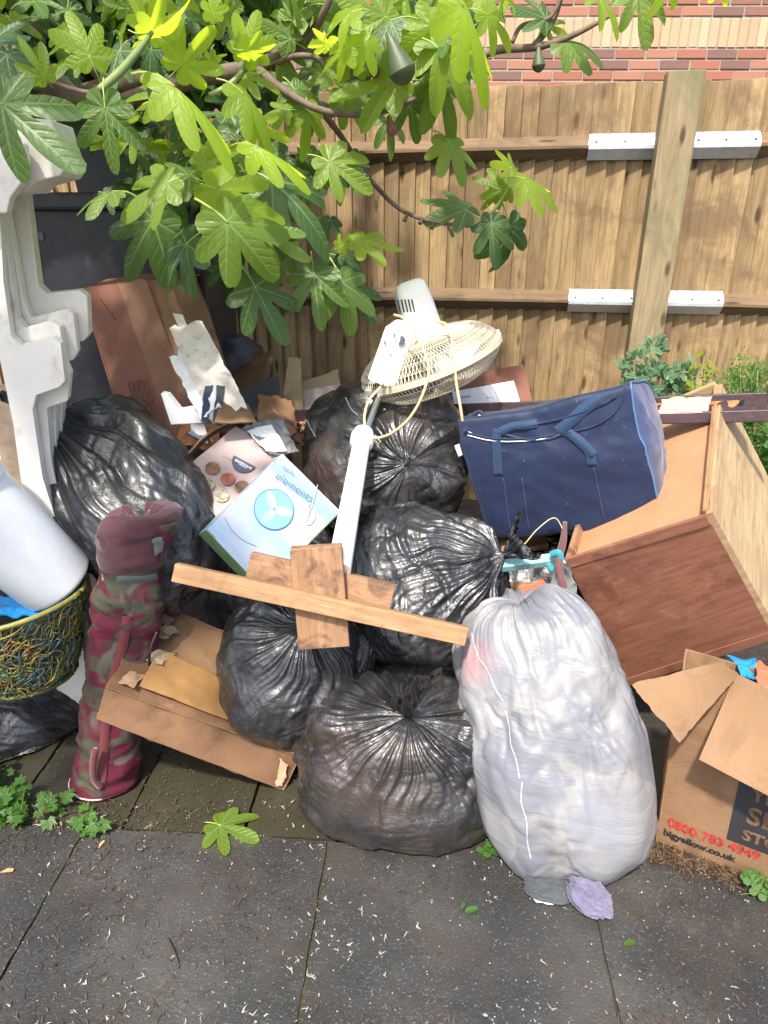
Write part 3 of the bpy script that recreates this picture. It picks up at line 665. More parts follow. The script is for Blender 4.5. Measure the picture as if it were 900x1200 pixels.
# ------------------------------------------------------------------ the plastic sacks
def bag(name, label, top, bot, hw, hd, m, seed=1, knot=(0, 0, 1), sq=2.3, A1=.018, A2=.008, A3=.010, lump=.10, tuft=.10, cusp=.05, reach=.9, nfold=5.0, nt=300, ns=210, streak=(0, 0, 1), sA=.002, sF=70, floor=True, neck=.16, twist=0.0, cat='bin bag', group=None, dents=(), pear=0.0, side=None):
    top = np.array(top); bot = np.array(bot); C = (top + bot) / 2; a2 = (top - bot) / 2; h = np.linalg.norm(a2); e2 = a2 / h
    view = C - np.array([0, 0, CH]); view /= np.linalg.norm(view)
    e1 = np.cross(view, e2); e1 /= np.linalg.norm(e1); 
    if e1[0] < 0: e1 = -e1
    e3 = np.cross(e1, e2); 
    if e3.dot(view) > 0: e3 = -e3        # towards the viewer
    kd = np.array(knot, float); kd /= np.linalg.norm(kd)   # in local (e1, e2, e3)
    pa = np.cross(kd, [0.3, .2, 1.0]); pa /= np.linalg.norm(pa); pb = np.cross(kd, pa)
    t = np.linspace(0, 1, ns); phi = .035 + (math.pi - .035) * t ** 1.25; th = np.linspace(0, 2 * math.pi, nt, endpoint=False)
    PH, TH = np.meshgrid(phi, th, indexing='ij')
    u = np.cos(PH)[..., None] * kd + np.sin(PH)[..., None] * (np.cos(TH)[..., None] * pa + np.sin(TH)[..., None] * pb)
    nrm = (np.abs(u) ** sq).sum(-1) ** (1 / sq)
    b = u / nrm[..., None]
    sem = np.array([hw, h, hd])
    off = seed * 7.31
    lf = 1 + lump * pn(u * 1.35 + off, seed) + lump * .5 * pn(u * 2.9 + off, seed + 1)
    if pear: lf = lf * (1 - pear * b[..., 1])
    sz = (hw + h) / 2 / .22
    # folds gathered at the knot
    wv = pn(u * 2.2 + off, seed + 3) * .5
    ct = np.stack([np.cos(TH + twist * PH + wv * .35), np.sin(TH + twist * PH + wv * .35)], -1)
    rv = reach * (1 + .45 * pn(np.concatenate([ct * 1.6, np.full_like(PH, seed * 2.3)[..., None]], -1), seed + 30))
    fade = np.exp(-(PH / rv) ** 1.7) * np.clip(PH / .42, .12, 1)
    msk = np.clip(.55 + 1.1 * pn(u * 1.7 + off + 3, seed + 31), .12, 1.25)
    def rad(fq, sd): return ridge(np.concatenate([ct * fq, (PH * .5 + sd)[..., None]], -1), seed + sd)
    d = fade * (A1 * sz * rad(nfold, 5) + A1 * .55 * sz * rad(nfold * 2.3, 6) + A1 * .16 * sz * rad(nfold * 5, 7))
    # crumple
    wp = u * 2.6 + off + .35 * np.stack([pn(u * 3 + 5, seed + 8), pn(u * 3 + 9, seed + 9), pn(u * 3 + 13, seed + 10)], -1)
    def crease(p, sd): return -np.clip(1 - 3.2 * np.abs(pn(p, sd)), 0, 1) ** 1.3
    def facet(p, sd): return np.maximum(np.maximum(pn(p, sd), pn(p + 17.3, sd + 50)), pn(p + 31.1, sd + 60)) * 1.3
    cr = (facet(wp * .8, seed + 11) * .9 + crease(wp * 1.2, seed + 12) * .35 + facet(wp * 2.3, seed + 13) * .45 + crease(wp * 3.1, seed + 33) * .12) * msk
    d = d + A3 * sz * cr * (.35 + .65 * (1 - fade))
    # long shallow tension streaks
    sv = np.array(streak, float); sv /= np.linalg.norm(sv)
    al = (u * sv).sum(-1)
    per = u - al[..., None] * sv
    ql = al * sF / 10 + pn(u * 1.7, seed + 2) * 1.2
    q1 = np.cross(sv, [.3, .5, .9]); q1 /= np.linalg.norm(q1); q2 = np.cross(sv, q1)
    sc = np.stack([(u * q1).sum(-1) * 1.6, (u * q2).sum(-1) * 1.6, ql], -1)
    d = d + A2 * sz * (ridge(sc, seed + 14) * .7 + ridge(sc * 2.1, seed + 15) * .5) * (.3 + .7 * np.clip((PH - reach * .5) / .8, 0, 1)) * np.clip(.5 + 1.4 * pn(u * 2.1 + off + 9, seed + 32), .1, 1.3)
    if cusp: d = d + 0
    loc = b * sem * lf[..., None]
    n = u / sem; n /= np.linalg.norm(n, axis=-1)[..., None]
    ck = cusp * np.exp(-(PH / neck) ** 1.1) * 1.0
    loc = loc + n * d[..., None] + kd * ck[..., None]
    for (dx, dy, dz, r, am) in dents:
        dv = loc - np.array([dx, dy, dz]) * sem; loc = loc - n * (am * np.exp(-(dv ** 2).sum(-1) / r ** 2))[..., None]
    W = C + loc[..., 0:1] * e1 + loc[..., 1:2] * e2 + loc[..., 2:3] * e3
    rows = [W]
    # the tied-off ears beyond the knot
    if tuft:
        axis = kd[0] * e1 + kd[1] * e2 + kd[2] * e3
        ring0 = W[0]; c0 = ring0.mean(0); rel = ring0 - c0; rr = np.linalg.norm(rel, axis=1).mean()
        rs = []
        for s_ in np.linspace(0, 1, 22)[1:]:
            fl = .55 + 5.5 * s_ ** 1.1 if s_ > .12 else 1 - s_ * 3.6; fn = max(.16, .75 - 1.3 * s_)
            q = np.stack([np.cos(th) * 3.0, np.sin(th) * 3.0, np.full(nt, s_ * 1.2 + seed)], -1)
            fo_ = np.maximum(.25, 1 + (.55 * ridge(q, seed + 20) + .35 * ridge(q * 2.2, seed + 21)) * min(1, s_ * 3))
            L_ = tuft * s_ * (1 + .35 * pn(q * .6, seed + 22))
            bendv = (np.array([.1, -.1, .55]) + e3 * .1) * tuft * s_ ** 1.6
            k1 = min(1.0, .0156 / rr); pw = pa[0] * e1 + pa[1] * e2 + pa[2] * e3; pw2 = pb[0] * e1 + pb[1] * e2 + pb[2] * e3
            rx = (rel @ pw) * fl * k1; ry = (rel @ pw2) * fn * k1 + .010 * s_ * pn(np.stack([rx * 120, np.full(nt, s_ * 3.0), np.full(nt, seed * 1.3)], -1), 3) * 2
            L_ = L_ * (.55 + .6 * np.abs(np.cos(th * 1.0)) ** 1.5)
            rs.append(c0 + rx[:, None] * fo_[:, None] ** .5 * pw + ry[:, None] * pw2 + axis * L_[:, None] + bendv)
        rows = [np.array(rs[::-1])] + [W]
    if not tuft: cpt = W[0].mean(0); rows = [cpt + (W[0] - cpt) * q_ + (kd[0] * e1 + kd[1] * e2 + kd[2] * e3) * .006 * (1 - q_) for q_ in (0.02, .35, .7)]; rows = [np.array(rows)] + [W]
    V = np.concatenate(rows, 0)
    if floor:
        z = V[..., 2]; zz = .003; V[..., 2] = np.where(z < zz + .02, zz + .02 * np.exp((np.minimum(z, zz + .02) - zz - .02) / .02), z)
    nr = V.shape[0]; idx = np.arange(nr * nt).reshape(nr, nt)
    a = idx[:-1]; bb = idx[1:]; a2_ = np.roll(a, -1, 1); b2_ = np.roll(bb, -1, 1)
    F = np.stack([a, a2_, b2_, bb], -1).reshape(-1, 4).tolist()
    base = (C[0], C[1], max(0.0, V[..., 2].min()))
    o = mesh_obj(name, V.reshape(-1, 3), F, m, smooth=True, origin=base)
    if label: tag(o, label, cat, group)
    o['frame'] = 0
    return o, (C, e1, e2, e3, sem)
BG = 'black bin bags in the rubbish heap'
# big bag bottom centre
bag('black_bin_bag', 'bulging black bin bag on the slabs at the bottom centre with knot on top', P(474, 782, 1.58), P(478, 984, 1.40), .295, .225, M['blk2'], 3, (.02, .62, .78), sq=2.35, A1=.022, reach=.85, nfold=3.4, tuft=.10, cusp=.035, streak=(.15, 1, .25), A2=.0045, sF=80, A3=.017, group=BG, pear=.06)
bag('black_bin_bag', 'small dark lobe of a black bin bag behind the bottom centre bag', P(485, 782, 1.74), P(480, 900, 1.66), .15, .11, M['blk'], 5, (.2, .3, .9), tuft=0, cusp=0, A1=.01, A2=.004, group=BG)
# lower left bag with the knot upper right
bag('black_bin_bag', 'knotted black bin bag squeezed between the flattened box and the wooden cross', P(330, 698, 1.72), P(345, 868, 1.56), .20, .165, M['blk'], 11, (.22, .60, .76), A1=.018, reach=1.0, nfold=3.5, tuft=.07, cusp=.035, A2=.003, A3=.012, group=BG, twist=.4)
bag('black_bin_bag', 'thin black bag showing reddish contents just right of the knotted bag', P(425, 735, 1.74), P(378, 850, 1.62), .085, .10, M['blk2'], 13, (.1, 1, .2), tuft=0, cusp=.02, A1=.012, A2=.006, streak=(1, .1, 0), group=BG)
# middle bag, knot at its right
bag('black_bin_bag', 'shiny black bin bag behind the wooden cross with twisted knot at its right', P(490, 598, 1.98), P(500, 790, 1.72), .235, .20, M['blk'], 17, (.78, .28, .55), sq=2.4, A1=.017, reach=.95, nfold=3.6, tuft=.07, cusp=.05, A2=.005, streak=(1, .2, .1), sF=80, A3=.018, group=BG)
# upper bag with the star crease
bag('black_bin_bag', 'wide black bin bag behind the fan pole and left of the blue bag', P(455, 462, 2.40), P(455, 622, 2.04), .27, .22, M['blk2'], 23, (.18, -.42, .90), sq=2.6, A1=.012, reach=.9, nfold=2.6, tuft=0, cusp=.014, A2=.004, A3=.022, group=BG)
bag('black_bin_bag', 'black bin bag peeping out under the fan grille at the back', P(455, 452, 2.62), P(455, 560, 2.5), .225, .16, M['blk'], 29, (-.1, .9, .5), A1=.016, reach=1.2, tuft=0, group=BG)
# the long leaning one at the left
bag('black_bin_bag', 'long black bin bag leaning at the left with its tied top at upper left', P(98, 495, 2.14), P(232, 712, 1.74), .215, .19, M['blk'], 31, (-.34, .80, .50), sq=2.5, A1=.015, reach=1.1, nfold=3.6, tuft=.10, cusp=.03, A2=.003, streak=(1, .0, .2), sF=45, A3=.012, lump=.12, group=BG, neck=.2, pear=-.05)
bag('black_bin_bag', 'slack black bag on the ground under the woven basket', P(15, 800, 1.95), P(25, 905, 1.62), .24, .2, M['blk'], 37, (-.8, .4, .4), A1=.012, A2=.004, streak=(.2, 1, 0), tuft=0, group=BG)
# bags underneath, seen in the gaps
bag('black_bin_bag', 'shaded black bag deep in the gap below the blue bag', P(640, 610, 2.22), P(640, 800, 1.95), .26, .22, M['blk'], 41, (0, 1, 0), tuft=0, nt=160, ns=110, group=BG)
bag('black_bin_bag', 'shaded black bag deep in the gap left of the fan pole', P(330, 590, 2.42), P(330, 760, 2.15), .32, .24, M['blk'], 43, (0, 1, 0), tuft=0, nt=160, ns=110, group=BG)
bag('black_bin_bag', 'shaded black bag behind the flattened box at ground level', P(250, 760, 2.1), P(250, 880, 1.95), .38, .16, M['blk'], 47, (0, 1, 0), tuft=0, nt=160, ns=110, group=BG)

# white sack
wtop = np.array(P(598, 684, 1.62)); wbot = np.array(G(690, 1022)) + np.array([0, .06, .0])
wb, fr = bag('white_sack', 'tall full white plastic sack standing in front with a seam down its left side', wtop, wbot, .220, .18, M['wht'], 53, (.05, 1, .1), sq=3.3, A1=.020, reach=.7, nfold=4, tuft=0, cusp=0, A2=.004, streak=(-.9, 1, .2), sF=26, A3=.012, lump=.10, cat='white sack', pear=.14, nt=340, ns=260)

V = Vector
# white sack seam (a strip of white tape-like welded plastic) and rags below it
seampx = [(553, 742), (560, 768), (572, 786), (580, 806), (590, 822)]
def ray_hit(o, px, py):
    """first point of mesh o seen at a pixel, for laying strips on its real surface"""
    from mathutils.bvhtree import BVHTree
    if 'bvh' not in ray_hit.__dict__: ray_hit.bvh = {}
    if o.name not in ray_hit.bvh:
        ray_hit.bvh[o.name] = BVHTree.FromPolygons([v.co + o.location for v in o.data.vertices], [tuple(p.vertices) for p in o.data.polygons])
    d = ray(px, py).normalized(); h = ray_hit.bvh[o.name].ray_cast(V((0, 0, CH)), d)
    if h[0] is None: return None, None
    return h[0], (h[1] if h[1].dot(d) < 0 else -h[1])
def strip_on(name, o, pxs, wd, m, parent, lift=.002):
    q = smooth_path([(x, y, 0) for x, y in pxs], 6); c = []; nn = []
    for x, y, _ in q:
        a, b = ray_hit(o, x, y)
        if a is not None: c.append(a + b * lift); nn.append(b)
    if len(c) < 3: return
    v = []; f = []
    for i, (a, b) in enumerate(zip(c, nn)):
        t = (c[min(i + 1, len(c) - 1)] - c[max(i - 1, 0)]).normalized(); sd_ = t.cross(V(b)).normalized(); ww = wd * (.6 + .5 * abs(math.sin(i * 1.3)))
        v += [a + sd_ * ww, a + V(b) * .001, a - sd_ * ww]
        if i: k = len(v) - 6; f += [(k, k + 1, k + 4, k + 3), (k + 1, k + 2, k + 5, k + 4)]
    return mesh_obj(name, v, f, m, parent, smooth=True)
M['seam'] = simple('white_seam', (.38, .38, .41), rough=.5)
strip_on('seam', wb, seampx, .0020, M['seam'], wb); strip_on('seam', wb, [(592, 832), (597, 850), (599, 872), (605, 890), (609, 912)], .0020, M['seam'], wb); strip_on('seam', wb, [(612, 916), (611, 940), (617, 962), (618, 985), (622, 1006)], .0020, M['seam'], wb)
def rag(name, label, pts, m, cat='cloth', th=.004, seed=1, warp=.012, nu=26, nv=26, wf=22, group=None):
    o = sheet(name, pts, th, m, None, nu, nv, warp, wf, seed, origin=sum((V(p) for p in pts), V()) / 4, rag=.01)
    return tag(o, label, cat, group)
bag('crumpled_cloth', 'lilac striped cloth poking out from under the white sack', G(672, 1036, .05), G(712, 1068, .01), .030, .026, M['lilac'], 71, (-.1, 1, .1), A1=.06, A2=.03, A3=.05, reach=3, nfold=2.6, tuft=0, cusp=0, nt=90, ns=70, cat='cloth')
bag('plastic_scrap', 'black plastic scrap lying under the foot of the white sack', G(618, 1034, .02), G(672, 1050, .008), .035, .020, M['charcoal'], 72, (-.1, 1, .1), A1=.03, A2=.02, A3=.015, reach=3, nfold=2.6, tuft=0, cusp=0, nt=90, ns=70, cat='plastic scrap')
rag('paper_scrap', 'small white paper scrap beside the black plastic scrap', [G(622, 1046, .008), G(650, 1050, .010), G(650, 1060, .005), G(628, 1058, .005)], M['paper'], 'paper', seed=7, warp=.002, th=.001)
rag('folded_cloth', 'charcoal cloth showing at the mouth of the white sack', [P(580, 704, 1.62), P(640, 684, 1.66), P(650, 700, 1.62), P(596, 716, 1.56)], M['charcoal'], seed=8)
rag('folded_cloth', 'orange red cloth rolled at the mouth of the white sack', [P(600, 698, 1.64), P(636, 680, 1.68), P(646, 690, 1.63), P(612, 704, 1.58)], M['orange'], seed=9)

# ------------------------------------------------------------------ boxes from corners
def box8(root, fc, back, m, th=.005, skip=(), warp=.004, seed=1, names=None, mats=None, bulge=0.0, nu=18, rag_=.0):
    """fc: front corners TL,TR,BR,BL ; back: Vector or four Vectors to the back corners"""
    F_ = [V(q) for q in fc]; B_ = [F_[i] + (V(back[i]) if isinstance(back, (list, tuple)) and not np.isscalar(back[0]) else V(back)) for i in range(4)]
    TL, TR, BR, BL = F_; tl, tr, br, bl = B_
    faces = dict(front=(BL, BR, TR, TL), back=(br, bl, tl, tr), top=(TL, TR, tr, tl), bottom=(bl, br, BR, BL), left=(bl, BL, TL, tl), right=(BR, br, tr, TR))
    out = {}
    for i, (k, c) in enumerate(faces.items()):
        if k in skip: continue
        mm = (mats or {}).get(k, m)
        out[k] = sheet((names or {}).get(k, 'panel'), c, th, mm, root, nu, nu, warp, 6, seed + i, bulge=bulge if k == 'front' else bulge * .4, rag=rag_)
    return out, F_, B_

# moving box at the right
st = thing('moving_box', 'big brown moving box at the lower right with flaps folded out and red phone number', 'cardboard box', G(880, 1000))
bTL, bTR, bBR, bBL = P(800, 788, 1.38), P(1030, 862, 1.13), G(1060, 1096), G(768, 985)
bb = V((.05, .10, .0))
fa, F_, B_ = box8(st, (bTL, bTR, bBR, bBL), bb, M['card'], skip=('top',), warp=.006, seed=60, names=dict(front='front_panel', left='side_panel', right='side_panel', back='back_panel', bottom='bottom_panel'), bulge=.022, nu=30)
n_f = (bBR - bBL).cross(bTL - bBL).normalized()
fl2 = sheet('front_flap', [P(819, 890, 1.22), P(1000, 985, 1.02), P(1020, 862, 1.09), P(862, 789, 1.33)], .006, M['card'], st, 20, 20, .003, 6, 71, edge=M['cardedge'])
fl1 = sheet('side_flap', [P(796, 869, 1.27), P(866, 790, 1.29), P(846, 774, 1.36), P(740, 802, 1.38)], .006, M['card'], st, 20, 20, .004, 6, 74, rag=.006, edge=M['cardedge'])
lt = M['ink']; fx = (bBR - bBL).normalized(); fy = (bTL - bBL).normalized()
def front_pt(px, py, lift=.0):      # point on the (bulged) front panel as seen at a pixel
    a, b = ray_hit(FRONT, px, py); return (a + n_f * lift) if a is not None else None
FRONT = fa['front']; bpy.context.view_layer.update()
_fv = bpy.data.objects.new('tmp', FRONT.data)
class _O: pass
fo_ = _O(); fo_.name = 'frontpanel'; fo_.data = FRONT.data; fo_.location = st.location; FRONT = fo_
bpy.data.objects.remove(_fv)
CONF = []
def wrap_text(s, a, b, size, m, name='lettering', bold=.0012, wid=None):
    A = front_pt(*a); B = front_pt(*b)
    if A is None or B is None: print('no face', s); return
    x = (B - A).normalized(); y = n_f.cross(x)
    o = letter(name, s, A + n_f * .004, x, y, size, m, st, off=bold); CONF.append(o)
    bpy.context.view_layer.update(); k_ = (B - A).length / max(o.dimensions.x, .001)
    o.matrix_local = o.matrix_local @ Matrix.Diagonal((k_, 1, 1, 1)); return o
wrap_text('0800 783 4949', (782, 967), (890, 1008), .038, M['red'], 'phone_number')
wrap_text('bigyellow.co.uk', (777, 977), (862, 1010), .026, M['ink'], 'web_address')
q0 = front_pt(851, 983); q1 = front_pt(863, 912); q3 = front_pt(896, 1000)
if q0 is not None and q1 is not None and q3 is not None:
    xx = (q3 - q0).normalized(); yy = n_f.cross(xx); hh = (q1 - q0).length * 1.1
    g_ = [q0 + xx * (.26 * i / 20) + yy * (hh * j / 14) for i in range(21) for j in range(15)]
    lgo = mesh_obj('logo_panel', g_, [(i * 15 + j, (i + 1) * 15 + j, (i + 1) * 15 + j + 1, i * 15 + j + 1) for i in range(20) for j in range(14)], M['ink'], st); lgo['lift'] = .0006; CONF.append(lgo)
    for t, sz_, z_ in (('YELLOW', .046, .70), ('SELF', .066, .36), ('STORAGE', .042, .10)):
        CONF.append(letter('logo_word', t, q0 + xx * .030 + yy * hh * z_ + n_f * .006, xx, yy, sz_ * 1.05, M['card'], st, off=.0016, lift=.0006))
rag('crumpled_cloth', 'bright blue plastic bag poking out of the moving box', [P(853, 770, 1.46), P(884, 775, 1.42), P(888, 798, 1.36), P(868, 790, 1.36)], M['bluecl'], seed=14, warp=.012)
rag('crumpled_cloth', 'orange netting cloth poking out of the moving box at the right edge', [P(884, 776, 1.42), P(940, 790, 1.36), P(940, 830, 1.24), P(888, 800, 1.30)], M['orange'], seed=15, warp=.014)

# flattened box lower left
fb = thing('flattened_cardboard_box', 'crushed brown cardboard box lying aslant between the camouflage bag and the black bags', 'cardboard box', G(320, 918))
fTL, fTR, fBR, fBL = P(124, 806, 1.44), P(350, 884, 1.53), P(330, 925, 1.49), P(113, 842, 1.40)
bk1 = P(186, 706, 1.78) - fTL; bk2 = P(400, 800, 1.86) - fTR
fa2, _, _ = box8(fb, (fTL, fTR, fBR, fBL), [bk1, bk2, bk2, bk1], M['cardwet'], warp=.012, seed=80, names=dict(front='front_panel', top='top_panel', bottom='bottom_panel', left='side_panel', right='side_panel', back='back_panel'), mats=dict(top=M['card'], front=M['cardwet']), nu=26, rag_=.006)
up_ = bk1.cross(fTR - fTL).normalized(); up_ = up_ if up_.z > 0 else -up_
sheet('top_flap', [fTL + up_ * .012 - bk1 * .02, fTR + up_ * .006 - bk2 * .03, fTR + bk2 * .34 + up_ * .012, fTL + bk1 * .40 + up_ * .014], .004, M['cardwet'], fb, 24, 14, .006, 9, 86, rag=.008, edge=M['cardedge'])
def tp(u_, v_, l=.0): return fTL.lerp(fTR, u_) + bk1.lerp(bk2, u_) * v_ + up_ * l
sheet('tape_strip', [tp(.12, .06, .026), tp(.98, .02, .02), tp(.98, .36, .018), tp(.12, .46, .024)], .0012, M['tape'], fb, 30, 12, .0035, 30, 88, rag=.004)
for q in range(5):
    u0 = random.uniform(.0, .10); v0 = random.uniform(.0, .75)
    sheet('torn_paper', [tp(u0, v0, .02), tp(u0 + .07, v0 - .02, .034), tp(u0 + .10, v0 + .14, .022), tp(u0 + .02, v0 + .12, .03)], .0012, M['cardlight'] if q % 2 else M['cardedge'], fb, 10, 10, .008, 26, 90 + q, rag=.010)
sheet('torn_corner', [P(306, 915, 1.49), P(330, 921, 1.48), P(338, 895, 1.50), P(316, 886, 1.505)], .004, M['cardlight'], fb, 12, 12, .006, 20, 97, rag=.01)

# grey printed box (upper) and the blue printed box in front of it
gb = thing('printed_grey_box', 'open lilac grey carton with round food pictures and a navy half round badge', 'carton', P(270, 560, 2.0))
gL, gT, gR, gB = P(209, 557, 1.98), P(277, 500, 2.16), P(333, 531, 2.07), P(247, 612, 1.87)
gn = (gR - gB).cross(gL - gB).normalized(); gn = gn if gn.dot(V((0, 0, CH)) - gB) > 0 else -gn
sheet('front_panel', [gB, gR, gT, gL] if True else None, .004, M['cardgrey'], gb, 18, 18, .002, 6, 101)
bkk = -gn * .16
for nm, (a, b) in dict(side_panel=(gL, gB), end_panel=(gB, gR), back_side_panel=(gT, gL)).items(): sheet(nm if nm != 'back_side_panel' else 'side_panel', [a, b, b + bkk, a + bkk], .004, M['cardgrey'], gb, 10, 10, .003, 6, 104)
sheet('flap', [gL + V((-.015, .02, .01)), gT + V((-.02, .02, .015)), P(292, 487, 2.24), P(216, 543, 2.10)], .005, M['card'], gb, 14, 14, .004, 7, 107, bend=lambda U, V_: .02 * np.sin(U * 3.14), edge=M['cardedge'])
sheet('flap', [P(300, 497, 2.2), P(330, 520, 2.16), P(348, 505, 2.26), P(318, 480, 2.30)], .005, M['card'], gb, 12, 12, .004, 7, 109, edge=M['cardedge'])
gx = (gR - gB).normalized(); gy = gn.cross(gx)
def gpt(px, py, lift=.004):
    d = ray(px, py); t = (gB - V((0, 0, CH))).dot(gn) / d.dot(gn); return V((0, 0, CH)) + d * t + gn * lift
zg = zc(gB) / 800
gxd = (gpt(281, 607 - 30) - gpt(247, 607)).normalized()
tx = (gpt(295, 559) - gpt(262, 541)).normalized(); ty = gn.cross(tx)
for (px, py, m_) in ((249, 549, 'photo1'), (267, 562, 'photo2'), (243, 569, 'photo3'), (260, 582, 'photo3'), (284, 571, 'photo1')):
    c = gpt(px, py); disc('round_picture', c, tx, ty, .0225, .0215, M[m_], gb); 
disc('badge', gpt(287, 541), tx, ty, .040, .040, M['navyink'], gb, 180, 360)
letter('badge_lettering', 'BAKEWARE', gpt(275, 541, .005), tx, ty, .012, M['paper'], gb, off=.0001)
letter('badge_lettering', 'collection', gpt(279, 545, .005), tx, ty, .008, M['paper'], gb)
for q in range(4): letter('small_print', ('your kitchen essentials', 'non-stick', 'easy clean', 'oven safe')[q], gpt(262 - q * 3, 543 + q * 13 if q else 536, .005), tx, ty, .007, M['brownink'], gb)
wf_ = rag('crumpled_bag', 'crumpled white plastic bag stuffed in the open grey carton', [P(282, 500, 2.16), P(330, 492, 2.22), P(350, 528, 2.08), P(318, 536, 2.04)], M['wht'], 'plastic bag', seed=20, warp=.022, nu=40, nv=40, wf=16)
sheet('extra', [P(290, 505, 2.12), P(318, 498, 2.18), P(336, 528, 2.06), P(312, 530, 2.05)], .004, M['foamw'], wf_, 20, 20, .01, 18, 22).name = 'tissue'

eb = thing('fan_carton', 'glossy pale blue carton with a ringed round print lying aslant behind the wooden cross', 'carton', P(310, 600, 1.85))
eL, eT, eR, eB = P(242, 621, 1.68), P(331, 532, 1.90), P(399, 600, 1.88), P(308, 690, 1.66)
en = (eR - eB).cross(eL - eB).normalized(); en = en if en.dot(V((0, 0, CH)) - eB) > 0 else -en
sheet('front_panel', [eB, eR, eT, eL], .004, M['elem'], eb, 18, 18, .0008, 6, 121)
ek = -en * .09
sheet('side_panel', [eL + ek, eB + ek, eB, eL], .004, M['greenside'], eb, 10, 10, .003, 6, 122); sheet('side_panel', [eB + ek, eR + ek, eR, eB], .004, M['greenside'], eb, 10, 10, .003, 6, 123); sheet('side_panel', [eT + ek, eL + ek, eL, eT], .004, M['elem'], eb, 10, 10, .003, 6, 124); sheet('side_panel', [eR + ek, eT + ek, eT, eR], .004, M['elem'], eb, 10, 10, .003, 6, 125)
def ept(px, py, lift=.004):
    d = ray(px, py); t = (eB - V((0, 0, CH))).dot(en) / d.dot(en); return V((0, 0, CH)) + d * t + en * (lift - .002)
ex = (ept(360, 582) - ept(322, 556)).normalized(); ey = en.cross(ex)
disc('round_print', ept(321, 597), ex, ey, .060, .060, M['ring'], eb); disc('round_print', ept(321, 597, .0052), ex, ey, .0575, .0575, M['cyan'], eb)
for a in (20, 140, 260): disc('blade_print', ept(321, 597, .0058) + (ex * math.cos(R(a)) + ey * math.sin(R(a))) * .026, ex * math.cos(R(a)) + ey * math.sin(R(a)), ey * math.cos(R(a)) - ex * math.sin(R(a)), .028, .013, M['elem'], eb)
letter('lettering', 'elements', ept(321, 560, .005), ex, ey, .036, M['greyink'], eb, off=-.0004)
letter('lettering', 'desk fan', ept(330, 548, .005), ex, ey, .013, M['greyink'], eb)
def arc_on(fn, pts, r, m, parent, nm): tube(nm, [fn(*p) for p in pts], r, m, parent, 5)
arc_on(ept, [(372, 568), (366, 590), (359, 612), (363, 615), (369, 606), (366, 592), (362, 592), (360, 606)], .0011, M['cable'], eb, 'loose_string')
arc_on(ept, [(262, 606), (272, 622), (286, 634), (300, 640)], .0006, M['ring'], eb, 'line_print')

# ------------------------------------------------------------------ cabinet on its corner at the right
cb = thing('drawer_cabinet', 'water stained red brown wooden cabinet carcass tipped on its corner at the right', 'cabinet', P(740, 800, 1.74))
cV, cTL, cBL, cBR = P(827, 603, 1.55), P(662, 655, 1.73), P(735, 804, 1.75), P(908, 748, 1.57)
cVb = P(840, 452, 2.2); cd = cVb - cV
cn_ = (cBR - cBL).cross(cTL - cBL).normalized(); cn_ = cn_ if cn_.y < 0 else -cn_
sheet('front_panel', [cBL + cn_ * .001, cBR + cn_ * .001, cV + cn_ * .001, cTL + cn_ * .001], .006, M['cab'], cb, 12, 12, .001, 4, 131)
# frame strips of the face, standing proud
def strip(a, b, inn, wd, m, nm, th=.009):
    a, b = V(a), V(b); d = (b - a).normalized(); i_ = (V(inn) - a); i_ = (i_ - d * i_.dot(d)).normalized()
    return beam(nm, a + i_ * wd / 2, b + i_ * wd / 2, wd, th, m, cb, up=cn_, bev=.0015)
strip(cTL, cV, cBL, .032, M['cab'], 'top_rail'); strip(cBL, cBR, cTL, .030, M['cab'], 'bottom_rail')
side = [cV, cBR, cBR + cd, cVb]
sheet('side_panel', [cV + V((.0, 0, .001)), cVb, cBR + cd, cBR], .016, M['lightwood'], cb, 4, 4, .0, 4, 133)
sheet('top_panel', [cTL + (cBL - cTL) * .06, cV + (cBR - cV) * .06, cVb + (cBR - cV) * .06, cTL + cd + (cBL - cTL) * .06], .006, M['hard'], cb, 16, 16, .003, 5, 134)
sheet('bottom_panel', [cBL + cd, cBR + cd, cBR, cBL], .006, M['hard'], cb, 6, 6, .001, 5, 135); sheet('side_panel', [cTL + cd, cBL + cd, cBL, cTL], .014, M['oldpine'], cb, 6, 6, .001, 5, 136)
sd2 = (cBR - cV).normalized()
beam('edge_strip', cV + cd * .02 + sd2 * .001 - cn_ * 0, cVb, .012, .016, M['pine'], cb, up=sd2.cross(cd))
beam('back_rail', cTL + cd * 1.0, cVb, .02, .03, M['lightwood'], cb, up=sd2)
ck = cV.lerp(cVb, .62) + (cBR - cV) * .40
tube('split', [cV.lerp(cVb, .58) + (cBR - cV) * .34 + V((.012, 0, 0)), ck, cV.lerp(cVb, .56) + (cBR - cV) * .52 + V((.004, 0, 0))], [.001, .006, .001], M['dark'], cb, 6)

